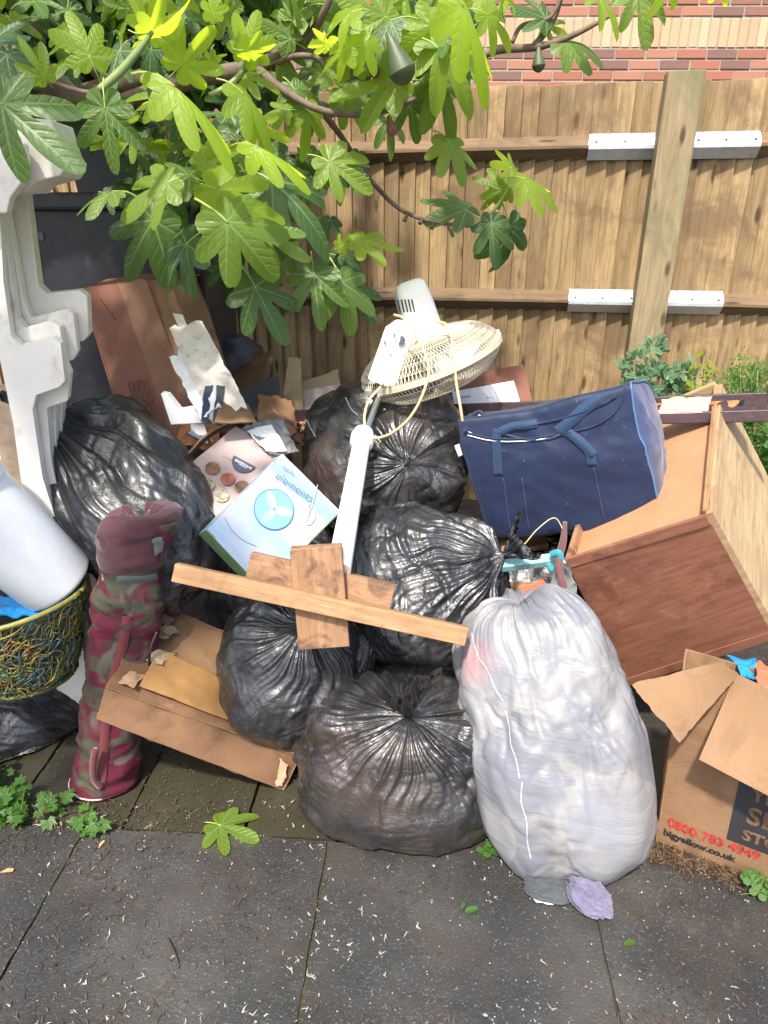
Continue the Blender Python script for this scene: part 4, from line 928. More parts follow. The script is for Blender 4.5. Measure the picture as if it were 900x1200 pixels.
# long dark door frame timber crossing the heap
df = thing('door_frame_timber', 'long dark timber with peeling paint lying across the heap to the right edge', 'timber', P(765, 488, 2.12))
dR, dL = P(930, 486, 1.97), P(186, 506, 2.78); dd = (dR - dL).normalized()
beam('lower_strip', dL, dR, .030, .036, M['darkpaint'], df, up=(0, .2, 1), bev=.003)
off = V((.0, .036, .030)); upb = beam('upright_strip', dL + off, dR + off - dd * .06, .020, .062, M['darkpaint'], df, up=(0, .15, 1), bev=.003)
def onbar(t0, t1, w0, m, nm, seed, lift=.0, dz=.019, th=.0015, ww=.02, rg=.008, face='top'):
    a = dL.lerp(dR, t0); b = dL.lerp(dR, t1)
    if face == 'top': c = [a + V((0, -.014, dz)), b + V((0, -.014, dz)), b + V((0, .016, dz + .001)), a + V((0, .016, dz + .001))]
    else: c = [a + V((0, face, w0)), b + V((0, face, w0)), b + V((0, face + .002, w0 + ww)), a + V((0, face + .002, w0 + ww))]
    return sheet(nm, c, th, m, df, 24, 8, .0015, 30, seed, rag=rg)
onbar(.0, .12, 0, M['orangepaint'], 'bare_wood_patch', 1); onbar(.05, .20, -.014, M['orangepaint'], 'bare_wood_patch', 2, face=-.0175, ww=.024); onbar(.24, .34, 0, M['orangepaint'], 'bare_wood_patch', 3); onbar(.25, .36, -.012, M['orangepaint'], 'bare_wood_patch', 4, face=-.0175, ww=.024); onbar(.02, .19, .02, M['orangepaint'], 'bare_wood_patch', 8, face=.024, ww=.035, rg=.014)
onbar(.42, .62, 0, M['pinkpaper'], 'peeled_veneer', 5); onbar(.74, .89, 0, M['pinkpaper'], 'peeled_veneer', 6)
onbar(.845, .905, .012, M['pinkpaper'], 'peeled_veneer', 7, face=.0225, ww=.046, rg=.012); onbar(.82, .945, .010, M['orangepaint'], 'bare_wood_patch', 9, face=.0243, ww=.032, rg=.014)
hc = dL.lerp(dR, .942) + V((0, .020, .04)); lathe('screw_hole', hc, hc + V((0, -.003, 0)), [(0, .008), (1, .006)], M['dark'], df, 12)

# ------------------------------------------------------------------ blue holdall
ba = thing('blue_holdall', 'navy blue insulated holdall with teal straps and gaping zip on top of the heap', 'bag', P(660, 630, 1.9))
LFB, RFB, LFT, RFT = P(573, 632, 1.96), P(773, 612, 1.80), P(538, 488, 2.00), P(737, 445, 1.875)
RBB = P(788, 578, 2.06); RBT = P(760, 452, 2.16); LBB = LFB + (RBB - RFB) * .95; LBT = LFT + (RBT - RFT) * .95
def hold_pt(s_, ang):
    """s along the bag 0..1, ang 0..1 round the profile: front bottom, front top, back top, back bottom"""
    fb_ = LFB.lerp(RFB, s_); ft_ = LFT.lerp(RFT, s_); bt_ = LBT.lerp(RBT, s_); bo_ = LBB.lerp(RBB, s_)
    cs = [fb_, ft_, bt_, bo_]; return cs
prof = []
def rp(x, y, r, c0, c1, n=5):
    return [(x + r * math.cos(R(c0 + (c1 - c0) * i / n)), y + r * math.sin(R(c0 + (c1 - c0) * i / n))) for i in range(n + 1)]
# unit profile (x: front 0 -> back 1, y: bottom 0 -> top 1)
prof = rp(.07, .05, .07, 270, 180, 3) + [(-.015, .2), (-.03, .4), (-.035, .6), (-.02, .78)] + rp(.07, .92, .07, 180, 95, 4) + [(.35, 1.0), (.5, 1.01), (.65, 1.0)] + rp(.90, .90, .10, 85, 0, 5) + [(1.02, .6), (1.025, .4), (1.01, .2)] + rp(.93, .05, .07, 0, -90, 3) + [(.75, -.02), (.5, -.025), (.25, -.02)]
def bpt(s_, x, y):
    a, b, c, d = hold_pt(s_, 0); return (a * (1 - x) + d * x) * (1 - y) + (b * (1 - x) + c * x) * y
ns_ = 60; sub = []
for i in range(len(prof)):
    a = prof[i]; b = prof[(i + 1) % len(prof)]
    L_ = math.hypot(a[0] - b[0], a[1] - b[1]); kk = max(1, int(L_ / .03))
    for q in range(kk): sub.append((a[0] + (b[0] - a[0]) * q / kk, a[1] + (b[1] - a[1]) * q / kk))
npf = len(sub); vv = []
axb = (RFB - LFB).normalized()
for i in range(ns_ + 1):
    s_ = i / ns_; ring = [bpt(s_, x, y) for x, y in sub]; c = sum(ring, V()) / npf
    sag = .045 * math.sin(math.pi * s_)
    for (x, y), q in zip(sub, ring):
        z_ = -sag * .5 * max(0, y - .3) if y > .3 else 0
        vv.append(q + V((0, 0, z_)) )
vv = np.array([tuple(q) for q in vv]); cen = vv.mean(0); rad_ = vv - cen; rad_ /= np.linalg.norm(rad_, axis=1)[:, None]
vv = vv + rad_ * (.017 * pn(vv * 5, 3) + .006 * ridge(vv * 8, 4) + .003 * ridge(vv * np.array([9, 22, 22.]), 6))[:, None]
ff = [(i * npf + k, i * npf + (k + 1) % npf, (i + 1) * npf + (k + 1) % npf, (i + 1) * npf + k) for i in range(ns_) for k in range(npf)]
bodyo = mesh_obj('body', vv, ff, M['blue'], ba, smooth=True)
for nm, i0, sgn in (('end_panel', ns_, 1), ('end_panel', 0, -1)):
    ring = vv[i0 * npf:(i0 + 1) * npf]; c = ring.mean(0); v2 = []; f2 = []
    for j in range(9):
        k_ = 1 - j / 9; bl = .022 * (1 - k_ ** 2) * sgn
        q = c + (ring - c) * k_ + np.array(axb) * (bl); q += np.array(axb)[None] * (.006 * ridge(q * 8, 9) * (1 - k_ ** 6))[:, None] * 1.0; v2 += list(q)
    v2.append(c + np.array(axb) * .022 * sgn)
    for j in range(8):
        for k in range(npf):
            k2 = (k + 1) % npf; a_ = (j * npf + k, j * npf + k2, (j + 1) * npf + k2, (j + 1) * npf + k); f2.append(a_ if sgn < 0 else a_[::-1])
    for k in range(npf): f2.append((8 * npf + k, 8 * npf + (k + 1) % npf, 9 * npf) if sgn < 0 else (8 * npf + (k + 1) % npf, 8 * npf + k, 9 * npf))
    mesh_obj(nm, v2, f2, M['blueend'], ba, smooth=True)
    rr = [V(q) + axb * .002 * sgn for q in ring]; rr.append(rr[0]); tube('piping', rr, .0032, M['piping'] if sgn > 0 else M['blue'], ba, 6, sm=False)
class _B: pass
bo_ = _B(); bo_.name = 'holdall'; bo_.data = bodyo.data; bo_.location = ba.location
def bag_path(pxs, lift=.004, fallback=None):
    out = []
    for x, y in pxs:
        a, b = ray_hit(bo_, x, y)
        if a is not None: out.append((a + b * lift, b))
    return out
def ribbon(name, pts, nrm, wd, m, parent, th=.0022):
    q = smooth_path(pts, 6); nn = smooth_path(nrm, 6); v = []; f = []
    for i in range(len(q)):
        t = q[min(i + 1, len(q) - 1)] - q[max(i - 1, 0)]; t /= max(np.linalg.norm(t), 1e-9); sd_ = np.cross(t, nn[i]); sd_ /= max(np.linalg.norm(sd_), 1e-9)
        v += [q[i] + sd_ * wd / 2, q[i] - sd_ * wd / 2]
        if i: k = len(v) - 4; f.append((k, k + 1, k + 3, k + 2))
    o = mesh_obj(name, v, f, m, parent, smooth=True); s2 = o.modifiers.new('s', 'SOLIDIFY'); s2.thickness = th; s2.offset = 1; return o
for pxs in ([(584, 556), (583, 535), (582, 514), (583, 503)], [(694, 545), (690, 528), (676, 514), (660, 504)]):
    bp = bag_path(pxs)
    if len(bp) > 2: ribbon('strap', [a for a, b in bp], [b for a, b in bp], .026, M['web'], ba)
def conform(nm, pxs, wd, m, lift):
    bp = bag_path(pxs, lift)
    if len(bp) > 2: return ribbon(nm, [a for a, b in bp], [b for a, b in bp], wd, m, ba)
conform('handle', [(586, 506), (600, 500), (616, 498), (630, 496)], .026, M['web'], .005)
conform('handle', [(654, 506), (668, 494), (686, 478), (704, 466)], .034, M['web'], .006)
conform('handle', [(697, 534), (682, 520), (668, 508), (652, 503)], .026, M['web'], .005)
conform('handle', [(583, 506), (612, 514), (640, 515), (660, 508)], .006, M['web'], .005)
def seam_on(pxs, r, m, nm='zip', lift=.003):
    q = smooth_path([(x, y, 0) for x, y in pxs], 8); bp = bag_path([(x, y) for x, y, _ in q], lift)
    if len(bp) > 3: tube(nm, [a for a, b in bp], r, m, ba, 6, sm=False)
seam_on([(546, 507), (575, 513), (610, 514), (650, 510), (690, 501), (715, 488), (729, 470), (733, 452)], .003, M['blue'])
seam_on([(548, 510), (575, 516), (610, 517), (650, 513)], .0018, M['lining'])
seam_on([(600, 503), (635, 496), (670, 487), (705, 474), (722, 464)], .004, M['blue'])
seam_on([(590, 560), (594, 590), (598, 622)], .0012, M['blueend'], 'stitching'); seam_on([(612, 560), (616, 590), (620, 622)], .0012, M['blueend'], 'stitching'); seam_on([(696, 548), (702, 580), (708, 608)], .0012, M['blueend'], 'stitching')
sheet('lining', [P(547, 506, 1.985), P(575, 511, 1.975), P(572, 494, 2.03), P(562, 484, 2.05)], .003, M['lining'], ba, 10, 10, .002, 10, 151)
tube('lining_edge', [P(546, 507, 1.98), P(549, 492, 2.02), P(562, 483, 2.05), P(573, 495, 2.02), P(577, 511, 1.97)], .007, M['blue'], ba, 8)
sheet('luggage_tag', [P(538, 520, 1.97), P(542, 533, 1.96), P(538, 535, 1.97), P(533, 522, 1.98)], .003, M['cream'], ba, 4, 4, .001, 5, 152)

# ------------------------------------------------------------------ pedestal fan with its home made wooden cross foot
fan = thing('pedestal_fan', 'old cream pedestal fan lying on the heap with a wooden cross for a foot', 'fan', P(395, 665, 1.50))
pA, pB_ = P(397, 668, 1.53), P(425, 512, 1.98)
lathe('pole', pA, pB_, [(0, .031), (.5, .028), (1, .026)], M['whitep'], fan, 28)
pd = (pB_ - pA).normalized(); pC = P(449, 450, 2.14)
lathe('collar', pB_ - pd * .035, pB_ + pd * .03, [(0, .029), (.05, .035), (.55, .036), (.62, .030), (.85, .030), (1, .018)], M['whitep'], fan, 28)
lathe('shaft', pB_, pC + (pC - pB_) * .2, [(0, .013), (1, .013)], M['chrome'], fan, 20)
# control box, a rounded slab facing the viewer
ctl = [P(x, y, Y) for x, y, Y in ((451, 383, 2.16), (463, 374, 2.18), (478, 377, 2.17), (484, 391, 2.15), (464, 451, 2.07), (455, 455, 2.065), (430, 444, 2.08))]
cbn = V((.25, .6, -.1)).normalized()
cbx = prism('control_box', ctl, cbn * .055, M['whitep'], fan, bev=.006, seg=3)
for (x, y) in ((462, 393), (451, 402), (445, 421), (468, 403), (458, 416)): c = P(x, y, 2.115); lathe('screw', c + V((0, .03, 0)), c + V((0, .012 if False else -.004, 0)), [(0, .0035), (1, .003)], M['greyink'], cbx, 8)
c = P(472, 400, 2.118); disc('badge', c, V((.3, 0, 1)), V((1, .1, -.2)), .012, .007, M['greyink'], cbx, th=-.03)
for q in range(3): c = P(438 + q * 9, 445 + q * 1.5, 2.06); beam('switch', c, c + V((0, -.018, -.004)), .010, .010, M['cream'], cbx)
# motor housing
mt, mb_ = P(478, 333, 2.30), P(498, 393, 2.26); md = (mt - mb_).normalized(); mx = V((1, .05, 0)); mx = (mx - md * mx.dot(md)).normalized(); my = md.cross(mx)
ML = (mt - mb_).length
mv = []; mf = []; seg = 40
for t_, sc in ((-.12, .90), (.0, .97), (.1, 1.0), (.5, .98), (.8, .93), (.93, .86), (1.0, .70), (1.03, .45), (1.035, .0)):
    for k in range(seg):
        a = 2 * math.pi * k / seg; cs, sn = math.cos(a), math.sin(a); e = 2 / 5.0
        x = abs(cs) ** e * (1 if cs > 0 else -1) * .058 * sc; y = abs(sn) ** e * (1 if sn > 0 else -1) * .060 * sc
        mv.append(mb_ + md * ML * t_ + mx * x + my * y)
for i in range(8):
    for k in range(seg): mf.append((i * seg + k, i * seg + (k + 1) % seg, (i + 1) * seg + (k + 1) % seg, (i + 1) * seg + k))
mot = mesh_obj('motor_housing', mv, mf, M['whitep'], fan, smooth=True)
bm_ = bmesh.new(); bm_.from_mesh(mot.data); bmesh.ops.recalc_face_normals(bm_, faces=bm_.faces); bm_.to_mesh(mot.data); bm_.free()
class _M: pass
mo_ = _M(); mo_.name = 'motor'; mo_.data = mot.data; mo_.location = fan.location
for q in range(5):
    x = 467 + q * 4.0; a, b = ray_hit(mo_, x - .5, 351); a2, b2 = ray_hit(mo_, x + 2.8, 366)
    if a is not None and a2 is not None: beam('vent_slot', a + b * -.001, a2 + b2 * -.001, .0045, .006, M['dark'], mot, up=b, bev=0)
# grille: two domed wire guards and a band, axis roughly along the housing
gc = P(503, 424, 2.26); gax = V((-.36, .0, .93)).normalized(); g1 = V((1, -.05, .33)); g1 = (g1 - gax * g1.dot(gax)).normalized(); g2 = gax.cross(g1)
GR = .242
def dome(sgn, depth, nm, mt_):
    mb = MB()
    def pt(a, r):   # r 0..1
        zz = .010 + depth * (1 - max(0, (r - .15) / .85) ** 4.5)
        return gc + (g1 * math.cos(a) + g2 * math.sin(a)) * GR * r + gax * sgn * zz
    for dr in (1, -1):
        for k in range(118):
            a0 = 2 * math.pi * k / 118
            ps = [pt(a0 + dr * .42 * (r - .14), r) for r in np.linspace(.14, 1.0, 13)]
            v, f = tube_geo(ps, .0012, 4, cap=False); mb.add(v, f)
    for r in (.14, .3, .5, .7, .85, .95): 
        v, f = tube_geo([pt(a, r) for a in np.linspace(0, 2 * math.pi, 65)], .0014, 4, cap=False); mb.add(v, f)
    return mb.build(nm, mt_, fan, smooth=True)
dome(1, .072, 'rear_grille', M['mesh']); dome(-1, .078, 'front_grille', M['mesh'])
ringp = [gc + (g1 * math.cos(a) + g2 * math.sin(a)) * (GR + .002) for a in np.linspace(0, 2 * math.pi, 73)]
v, f = [], []
for i, a in enumerate(np.linspace(0, 2 * math.pi, 73)):
    d = g1 * math.cos(a) + g2 * math.sin(a)
    v += [gc + d * (GR + .004) + gax * .009, gc + d * (GR + .004) - gax * .009, gc + d * (GR - .004) - gax * .009, gc + d * (GR - .004) + gax * .009]
    if i:
        for q in range(4): k = (i - 1) * 4; f.append((k + q, k + (q + 1) % 4, k + 4 + (q + 1) % 4, k + 4 + q))
mesh_obj('grille_band', v, f, M['mesh'], fan, smooth=False)
hub = lathe('hub', gc - gax * .045, gc + gax * .035, [(0, .018), (.2, .03), (1, .034)], M['whitep'], fan, 24)
lathe('centre_cap', gc - gax * .094, gc - gax * .086, [(0, .026), (1, .036)], M['whitep'], fan, 24)
lathe('motor_mount', gc + gax * .075, gc + gax * .12, [(0, .05), (1, .042)], M['whitep'], fan, 24)
for k in range(4):
    a0 = k * math.pi / 2 + .5; v = []; f = []
    for i in range(9):
        for j in range(5):
            r = .03 + .185 * i / 8; a = a0 + (j - 2) * .20 * (1 - .25 * (i / 8)) + .12 * i / 8
            v.append(gc + (g1 * math.cos(a) + g2 * math.sin(a)) * r + gax * ((j - 2) * .009))
    for i in range(8):
        for j in range(4): q = i * 5 + j; f.append((q, q + 1, q + 6, q + 5))
    o = mesh_obj('blade', v, f, M['whitep'], fan, smooth=True); s2 = o.modifiers.new('s', 'SOLIDIFY'); s2.thickness = .002
beam('clip', gc + g1 * GR * .99 + gax * .02, gc + g1 * GR * .99 - gax * .02, .02, .008, M['whitep'], fan); beam('clip', gc - g1 * GR + gax * .02, gc - g1 * GR - gax * .02, .02, .008, M['whitep'], fan)
tube('neck', [P(473, 382, 2.2), P(486, 396, 2.24), P(490, 400, 2.25)], [.024, .022, .03], M['whitep'], fan, 14)
# cable
cabs = [(462, 369, 2.12), (474, 374, 2.06), (489, 396, 1.98), (500, 420, 1.94), (502, 440, 1.92), (492, 470, 1.90), (478, 492, 1.90), (460, 507, 1.92), (444, 513, 1.95), (433, 512, 1.965)]
tube('cable', [P(*q) for q in cabs], .0042, M['cable'], fan, 8)
tube('cable', [P(*q) for q in ((430, 512, 1.945), (427, 490, 1.99), (432, 470, 2.03), (444, 456, 2.05), (452, 447, 2.06))], .004, M['cable'], fan, 8)
tube('cable', [P(*q) for q in ((511, 377, 2.16), (522, 380, 2.12), (529, 395, 2.08), (532, 420, 2.04), (535, 450, 2.02), (540, 480, 2.0), (542, 494, 2.0))], .0045, M['cable'], fan, 8)
# wooden cross
PL0, PL1 = P(205, 670, 1.49), P(546, 745, 1.44); crn = (PL1 - PL0).normalized()
cup = V((0, .36, .93)); cup = (cup - crn * cup.dot(crn)).normalized(); cback = crn.cross(cup); cback = cback if cback.y > 0 else -cback
def plank(c0, c1, h, th, m, nm, upv, outv, shift=0):
    c0 = V(c0) + outv * shift; c1 = V(c1) + outv * shift
    return beam(nm, c0, c1, th, h, m, fan, up=upv, bev=.0015)
plank(PL0, PL1, .045, .034, M['pine'], 'long_plank', cup, cback, .0)
mid = PL0.lerp(PL1, .485)
ub = (cup * 1 - crn * .0).normalized(); ud = V((0, 0, 0)) + (P(371, 640, 1.52) - P(379, 757, 1.44)); ud = (ud).normalized()
bt0, bt1 = P(380, 758, 1.455) + cback * .012, P(370, 640, 1.52) + cback * .012
beam('upright_block', bt0, bt1, .128, .042, M['oldpine'], fan, up=-cback, bev=.0025)
s0 = P(290, 664, 1.53) + cback * .026; s1 = P(460, 702, 1.495) + cback * .026
plank(s0, s1 , .072, .036, M['oldpine'], 'short_plank', cup, cback, .0)
M['chipdirt'] = M['twig']

# ------------------------------------------------------------------ camouflage bag
cg = []; 
cpx = [(78, 150, 938, 1.47), (78, 156, 922, 1.48), (84, 158, 890, 1.49), (88, 162, 850, 1.51), (92, 168, 810, 1.53), (97, 175, 770, 1.55), (99, 182, 735, 1.57), (99, 186, 710, 1.585), (104, 185, 690, 1.60), (106, 187, 675, 1.61), (106, 190, 655, 1.62), (106, 196, 632, 1.64), (110, 203, 617, 1.655), (124, 200, 607, 1.67), (140, 185, 601, 1.69)]
nseg = 96; vv = []
dn = smooth_path([(a, b, y) for a, b, y, Y in cpx], 8); dY = smooth_path([(Y, 0, 0) for *_, Y in cpx], 8)[:, 0]
prev = None
for i, ((x0, x1, y), Y) in enumerate(zip(dn, dY)):
    a = P(x0, y, Y); b = P(x1, y, Y); c = (a + b) / 2; r = (b - a).length / 2 * .94; t_ = i / (len(dn) - 1)
    for k in range(nseg):
        g_ = 2 * math.pi * k / nseg
        vv.append(c + V((math.cos(g_) * r, -math.sin(g_) * r * .85 * 1.0, -abs(math.sin(g_)) * 0)) + V((0, r * .6, 0)))
vv = np.array([tuple(q) for q in vv]); rows = len(dn)
cc = vv.reshape(rows, nseg, 3).mean(1, keepdims=True); rd = vv.reshape(rows, nseg, 3) - cc; rd = rd / np.linalg.norm(rd, axis=2, keepdims=True)
W3 = vv.reshape(rows, nseg, 3); fz = W3 * np.array([7, 7, 14.0]); tt = np.linspace(0, 1, rows)[:, None]
band = np.exp(-((tt - .62) / .045) ** 2); lowf = ridge(fz, 61) * .008 + ridge(fz * 2.1, 62) * .004 + ridge(W3 * np.array([30, 30, 6.0]), 63) * .006 * np.clip((tt - .7) * 4, 0, 1) + ridge(W3 * np.array([8, 8, 34.0]), 64) * .0035
W3 = W3 + rd * (lowf * (1 - .8 * band) - .004 * band)[..., None]
W3[..., 2] = np.maximum(W3[..., 2], .004)
ff = [(i * nseg + k, i * nseg + (k + 1) % nseg, (i + 1) * nseg + (k + 1) % nseg, (i + 1) * nseg + k) for i in range(rows - 1) for k in range(nseg)]
ff += [tuple(range(nseg - 1, -1, -1))]
# gathered mouth falling in on itself
n0 = (rows - 1) * nseg; vl = W3.reshape(-1, 3).tolist(); top_c = W3[-1].mean(0)
for j in range(1, 5):
    for k in range(nseg): q = W3[-1][k] * (1 - j / 4.5) + top_c * (j / 4.5); vl.append((q[0], q[1], q[2] - .012 * j + .006 * math.sin(k * .8 + j)))
for j in range(4):
    for k in range(nseg): ff.append((n0 + j * nseg + k, n0 + j * nseg + (k + 1) % nseg, n0 + (j + 1) * nseg + (k + 1) % nseg, n0 + (j + 1) * nseg + k))
cbag = thing('camouflage_bag', 'tall dusty maroon and olive camouflage chair bag standing beside the basket', 'bag', G(115, 938))
M['camotop'] = fabric('faded_burgundy_cloth', (.075, .014, .022), (.040, .018, .018), folds=.005, fs=11); cbo = mesh_obj('body', vl, ff, M['camo'], cbag, smooth=True, mats=[M['camo'], M['camotop']], midx=[1 if q_[0] // nseg > rows * .655 else 0 for q_ in ff])
class _C: pass
co_ = _C(); co_.name = 'camo'; co_.data = cbo.data; co_.location = cbag.location
def rib_on(o, pxs, wd, m, parent, nm, lift=.004, fall=None):
    r_ = [ray_hit(o, x, y) for x, y in pxs]; r_ = [(a + b * lift, b) for a, b in r_ if a is not None]
    if len(r_) > 2: return ribbon(nm, [a for a, b in r_], [b for a, b in r_], wd, m, parent)
rib_on(co_, [(109, 670), (120, 676), (140, 679), (160, 679), (178, 677), (184, 674)], .022, M['strapg'], cbag, 'waist_strap', .002)
rib_on(co_, [(149, 722), (146, 745), (142, 765), (136, 785), (128, 812), (124, 850), (121, 890), (119, 917)], .024, M['strapr'], cbag, 'strap', .003)
tube('hanging_strap', [P(112, 878, 1.44), P(109, 895, 1.435), P(110, 912, 1.44), P(118, 922, 1.45)], .009, M['strapr'], cbag, 6)
sheet('toggle_pouch', [P(186, 616, 1.63), P(206, 612, 1.65), P(200, 640, 1.66), P(188, 658, 1.63)], .012, M['camo'], cbag, 12, 12, .008, 20, 161)
sheet('worn_patch', [P(178, 632, 1.615), P(192, 628, 1.62), P(191, 648, 1.62), P(181, 650, 1.61)], .003, M['greyrag'], cbag, 10, 10, .006, 30, 162, rag=.01)
rb = [V(q) for q in W3[1]]; rb = [rb[i] for i in range(0, nseg, 3)]; rb.append(rb[0]); tube('bottom_binding', rb, .0025, M['edgew'], cbag, 6, sm=False)
tube('zip', [P(184, 740, 1.575), P(176, 762, 1.555), P(174, 790, 1.55), P(168, 800, 1.54)], .004, M['blk'], cbag, 6)

# ------------------------------------------------------------------ woven basket and the tub lying in it
bc = thing('woven_basket', 'round basket of tangled yellow green and blue plastic strands with a dark brown weave', 'basket', P(15, 835, 1.62))
bt, bo = P(18, 706, 1.64), P(26, 786, 1.62); rT, rB = .180, .140; bax = (bo - bt); 
bz = -bax.normalized(); bx = V((1, 0, 0)); bx = (bx - bz * bx.dot(bz)).normalized(); by = bz.cross(bx)
bz_t = (bz + by * .10 + bx * .18).normalized()
def bp_(t, a, off=0.0): r = rB + (rT - rB) * (1 - t) ** .7 + off; p = bt + bax * t; q = p + (bx * math.cos(a) + by * math.sin(a)) * r; return q + bz * (math.cos(a) * .045 * (1 - t))
mbs = {k: MB() for k in ('sty', 'stg', 'stb', 'sto')}
for i in range(1500):
    k = random.choices(['sty', 'stg', 'stb', 'sto'], [40, 28, 16, 16])[0]; a = random.uniform(0, 6.28); t = random.uniform(0, 1); an = random.gauss(0, .7) + (3.14 if random.random() < .5 else 0); ps = []; ra = random.uniform(-.008, .006); cv = random.uniform(-1.2, 1.2)
    for j in range(7):
        ps.append(bp_(min(1, max(0, t)), a, ra + .003 * math.sin(j * 1.7 + i))); a += math.cos(an) * .011 / rT; t += math.sin(an) * .011 / .19; an += cv * .35 + random.gauss(0, .15)
    v, f = tube_geo(ps, random.uniform(.0011, .0019), 4); mbs[k].add(v, f)
for k, mb in mbs.items(): o = mb.build('woven_strands', M[k], bc, smooth=True); o['kind'] = 'stuff'
tube('rim', [bp_(0, a) for a in np.linspace(0, 2 * math.pi, 49)], .007, M['sty'], bc, 10, sm=False)
tube('base_ring', [bp_(1, a) for a in np.linspace(0, 2 * math.pi, 49)], .006, M['stg'], bc, 8, sm=False)
v = [bp_(1, a, -.002) for a in np.linspace(0, 2 * math.pi, 33)[:-1]]; mesh_obj('bottom', v, [tuple(range(32))], M['stg'], bc)
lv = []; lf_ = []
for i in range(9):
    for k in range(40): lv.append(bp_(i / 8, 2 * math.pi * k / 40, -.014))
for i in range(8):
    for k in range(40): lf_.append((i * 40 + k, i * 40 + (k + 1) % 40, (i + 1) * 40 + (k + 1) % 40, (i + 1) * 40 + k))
rag('crumpled_cloth', 'dark blue plastic lying inside the woven basket', [P(-20, 722, 1.60), P(50, 722, 1.6), P(60, 700, 1.7), P(-20, 700, 1.7)], M['bluecl'], seed=31, warp=.012)
inner = mesh_obj('dark_inner_shell', lv, lf_, M['charcoal'], bc, smooth=True)  # plain charcoal shell just inside the strands, darkens the gaps in the weave
ta, tb = P(-62, 566, 1.60), P(69, 683, 1.70)
tbt = thing('white_tub', 'speckled white plastic tub lying on its side across the woven basket', 'tub', tb)
lathe('body', ta, tb, [(0, .134), (.06, .136), (.065, .127), (.12, .127), (.125, .120), (.96, .106), (.99, .103), (1.0, .096)], M['tub'], tbt, 72, cap=(False, True))
lathe('base_ring', tb + (tb - ta) * -.004, tb + (tb - ta) * .012, [(0, .090), (0, .096), (1, .094), (1, .088)], M['tub'], tbt, 64, cap=(False, False))

# ------------------------------------------------------------------ cream moulded plastic unit at the left
cu_ = thing('moulded_plastic_unit', 'tall cream moulded plastic panel with stepped ledges at the left edge', 'plastic unit', P(40, 640, 1.9))
def layer(pts, Y, th, m, nm, bev=.004): return prism(nm, [P(x, y, Y) for x, y in pts], V((-.012, th, 0)), m, cu_, bev=bev, seg=3)
layer([(-70, 80), (-2, 80), (-1, 230), (4, 330), (13, 394), (24, 405), (62, 396), (71, 403), (76, 446), (70, 453), (42, 463), (38, 480), (50, 560), (72, 630), (90, 700), (112, 885), (70, 885), (44, 700), (30, 600), (16, 500), (2, 430), (-20, 330), (-70, 200)], 1.78, .045, M['cream'], 'front_layer', .004)
layer([(-70, 70), (3, 70), (4, 262), (20, 374), (28, 384), (60, 377), (70, 383), (76, 425), (82, 438), (79, 470), (55, 478), (60, 540), (80, 625), (100, 700), (118, 880), (74, 880), (52, 700), (36, 600), (20, 480), (4, 420), (-70, 300)], 1.83, .05, M['cream'], 'second_layer')
layer([(-70, 60), (7, 60), (9, 250), (28, 355), (36, 372), (78, 362), (86, 368), (91, 412), (86, 422), (64, 428), (66, 520), (85, 640), (100, 700), (118, 880), (74, 880), (52, 700), (36, 600), (20, 480), (4, 420), (-70, 300)], 1.885, .05, M['cream'], 'third_layer')
layer([(-70, 60), (14, 60), (30, 220), (45, 335), (54, 344), (92, 340), (102, 347), (104, 392), (98, 400), (74, 404), (72, 500), (92, 640), (104, 700), (120, 876), (76, 876), (52, 700), (36, 600), (20, 480), (4, 420), (-70, 300)], 1.94, .06, M['cream'], 'fourth_layer')
layer([(-70, 150), (10, 150), (28, 168), (30, 188), (24, 216), (12, 232), (8, 250), (-70, 250)], 1.73, .05, M['cream'], 'top_ledge'); layer([(-70, 130), (60, 140), (78, 196), (70, 206), (40, 214), (30, 224), (-70, 230)], 1.80, .15, M['cream'], 'top_ledge')
ct_ = sheet('corrugated_card', [P(-40, 590, 2.06), P(34, 590, 2.06), P(26, 450, 2.12), P(-40, 450, 2.12)], .01, simple('tan_corrugated_card', (.50, .37, .26), (.38, .27, .18), 30, .8, .004, 50), None, 30, 30, .006, 14, 171, origin=P(0, 590, 2.06)); tag(ct_, 'crinkled tan card standing behind the cream unit at the left edge', 'cardboard')

# ------------------------------------------------------------------ black bin, leaning boxes and loose packing at the back left
bnn = thing('black_storage_bin', 'big black plastic storage bin with a lid in the shade at the back left', 'storage bin', P(140, 560, 2.75))
zt = P(100, 236, 2.72).z; xl, xr = P(30, 300, 2.72).x, P(246, 300, 2.72).x
beam('body', V((xl + .03, 3.0, zt / 2)), V((xr - .03, 3.0, zt / 2)), .52, zt - .02, M['bin'], bnn, bev=.02); beam('lid', V((xl, 3.0, zt + .0)), V((xr, 3.0, zt + .0)), .60, .06, M['bin'], bnn, bev=.012)
beam('back_panel', V((xl, 3.26, zt + .18)), V((xr - .35, 3.26, zt + .22)), .03, .34, M['bin'], bnn, bev=.01)
disc('label_mark', V((P(48, 277, 2.735).x, 2.737, P(48, 277, 2.735).z)), (1, 0, 0), (0, 0, 1), .010, .015, M['greyink'], bnn, th=-.002)

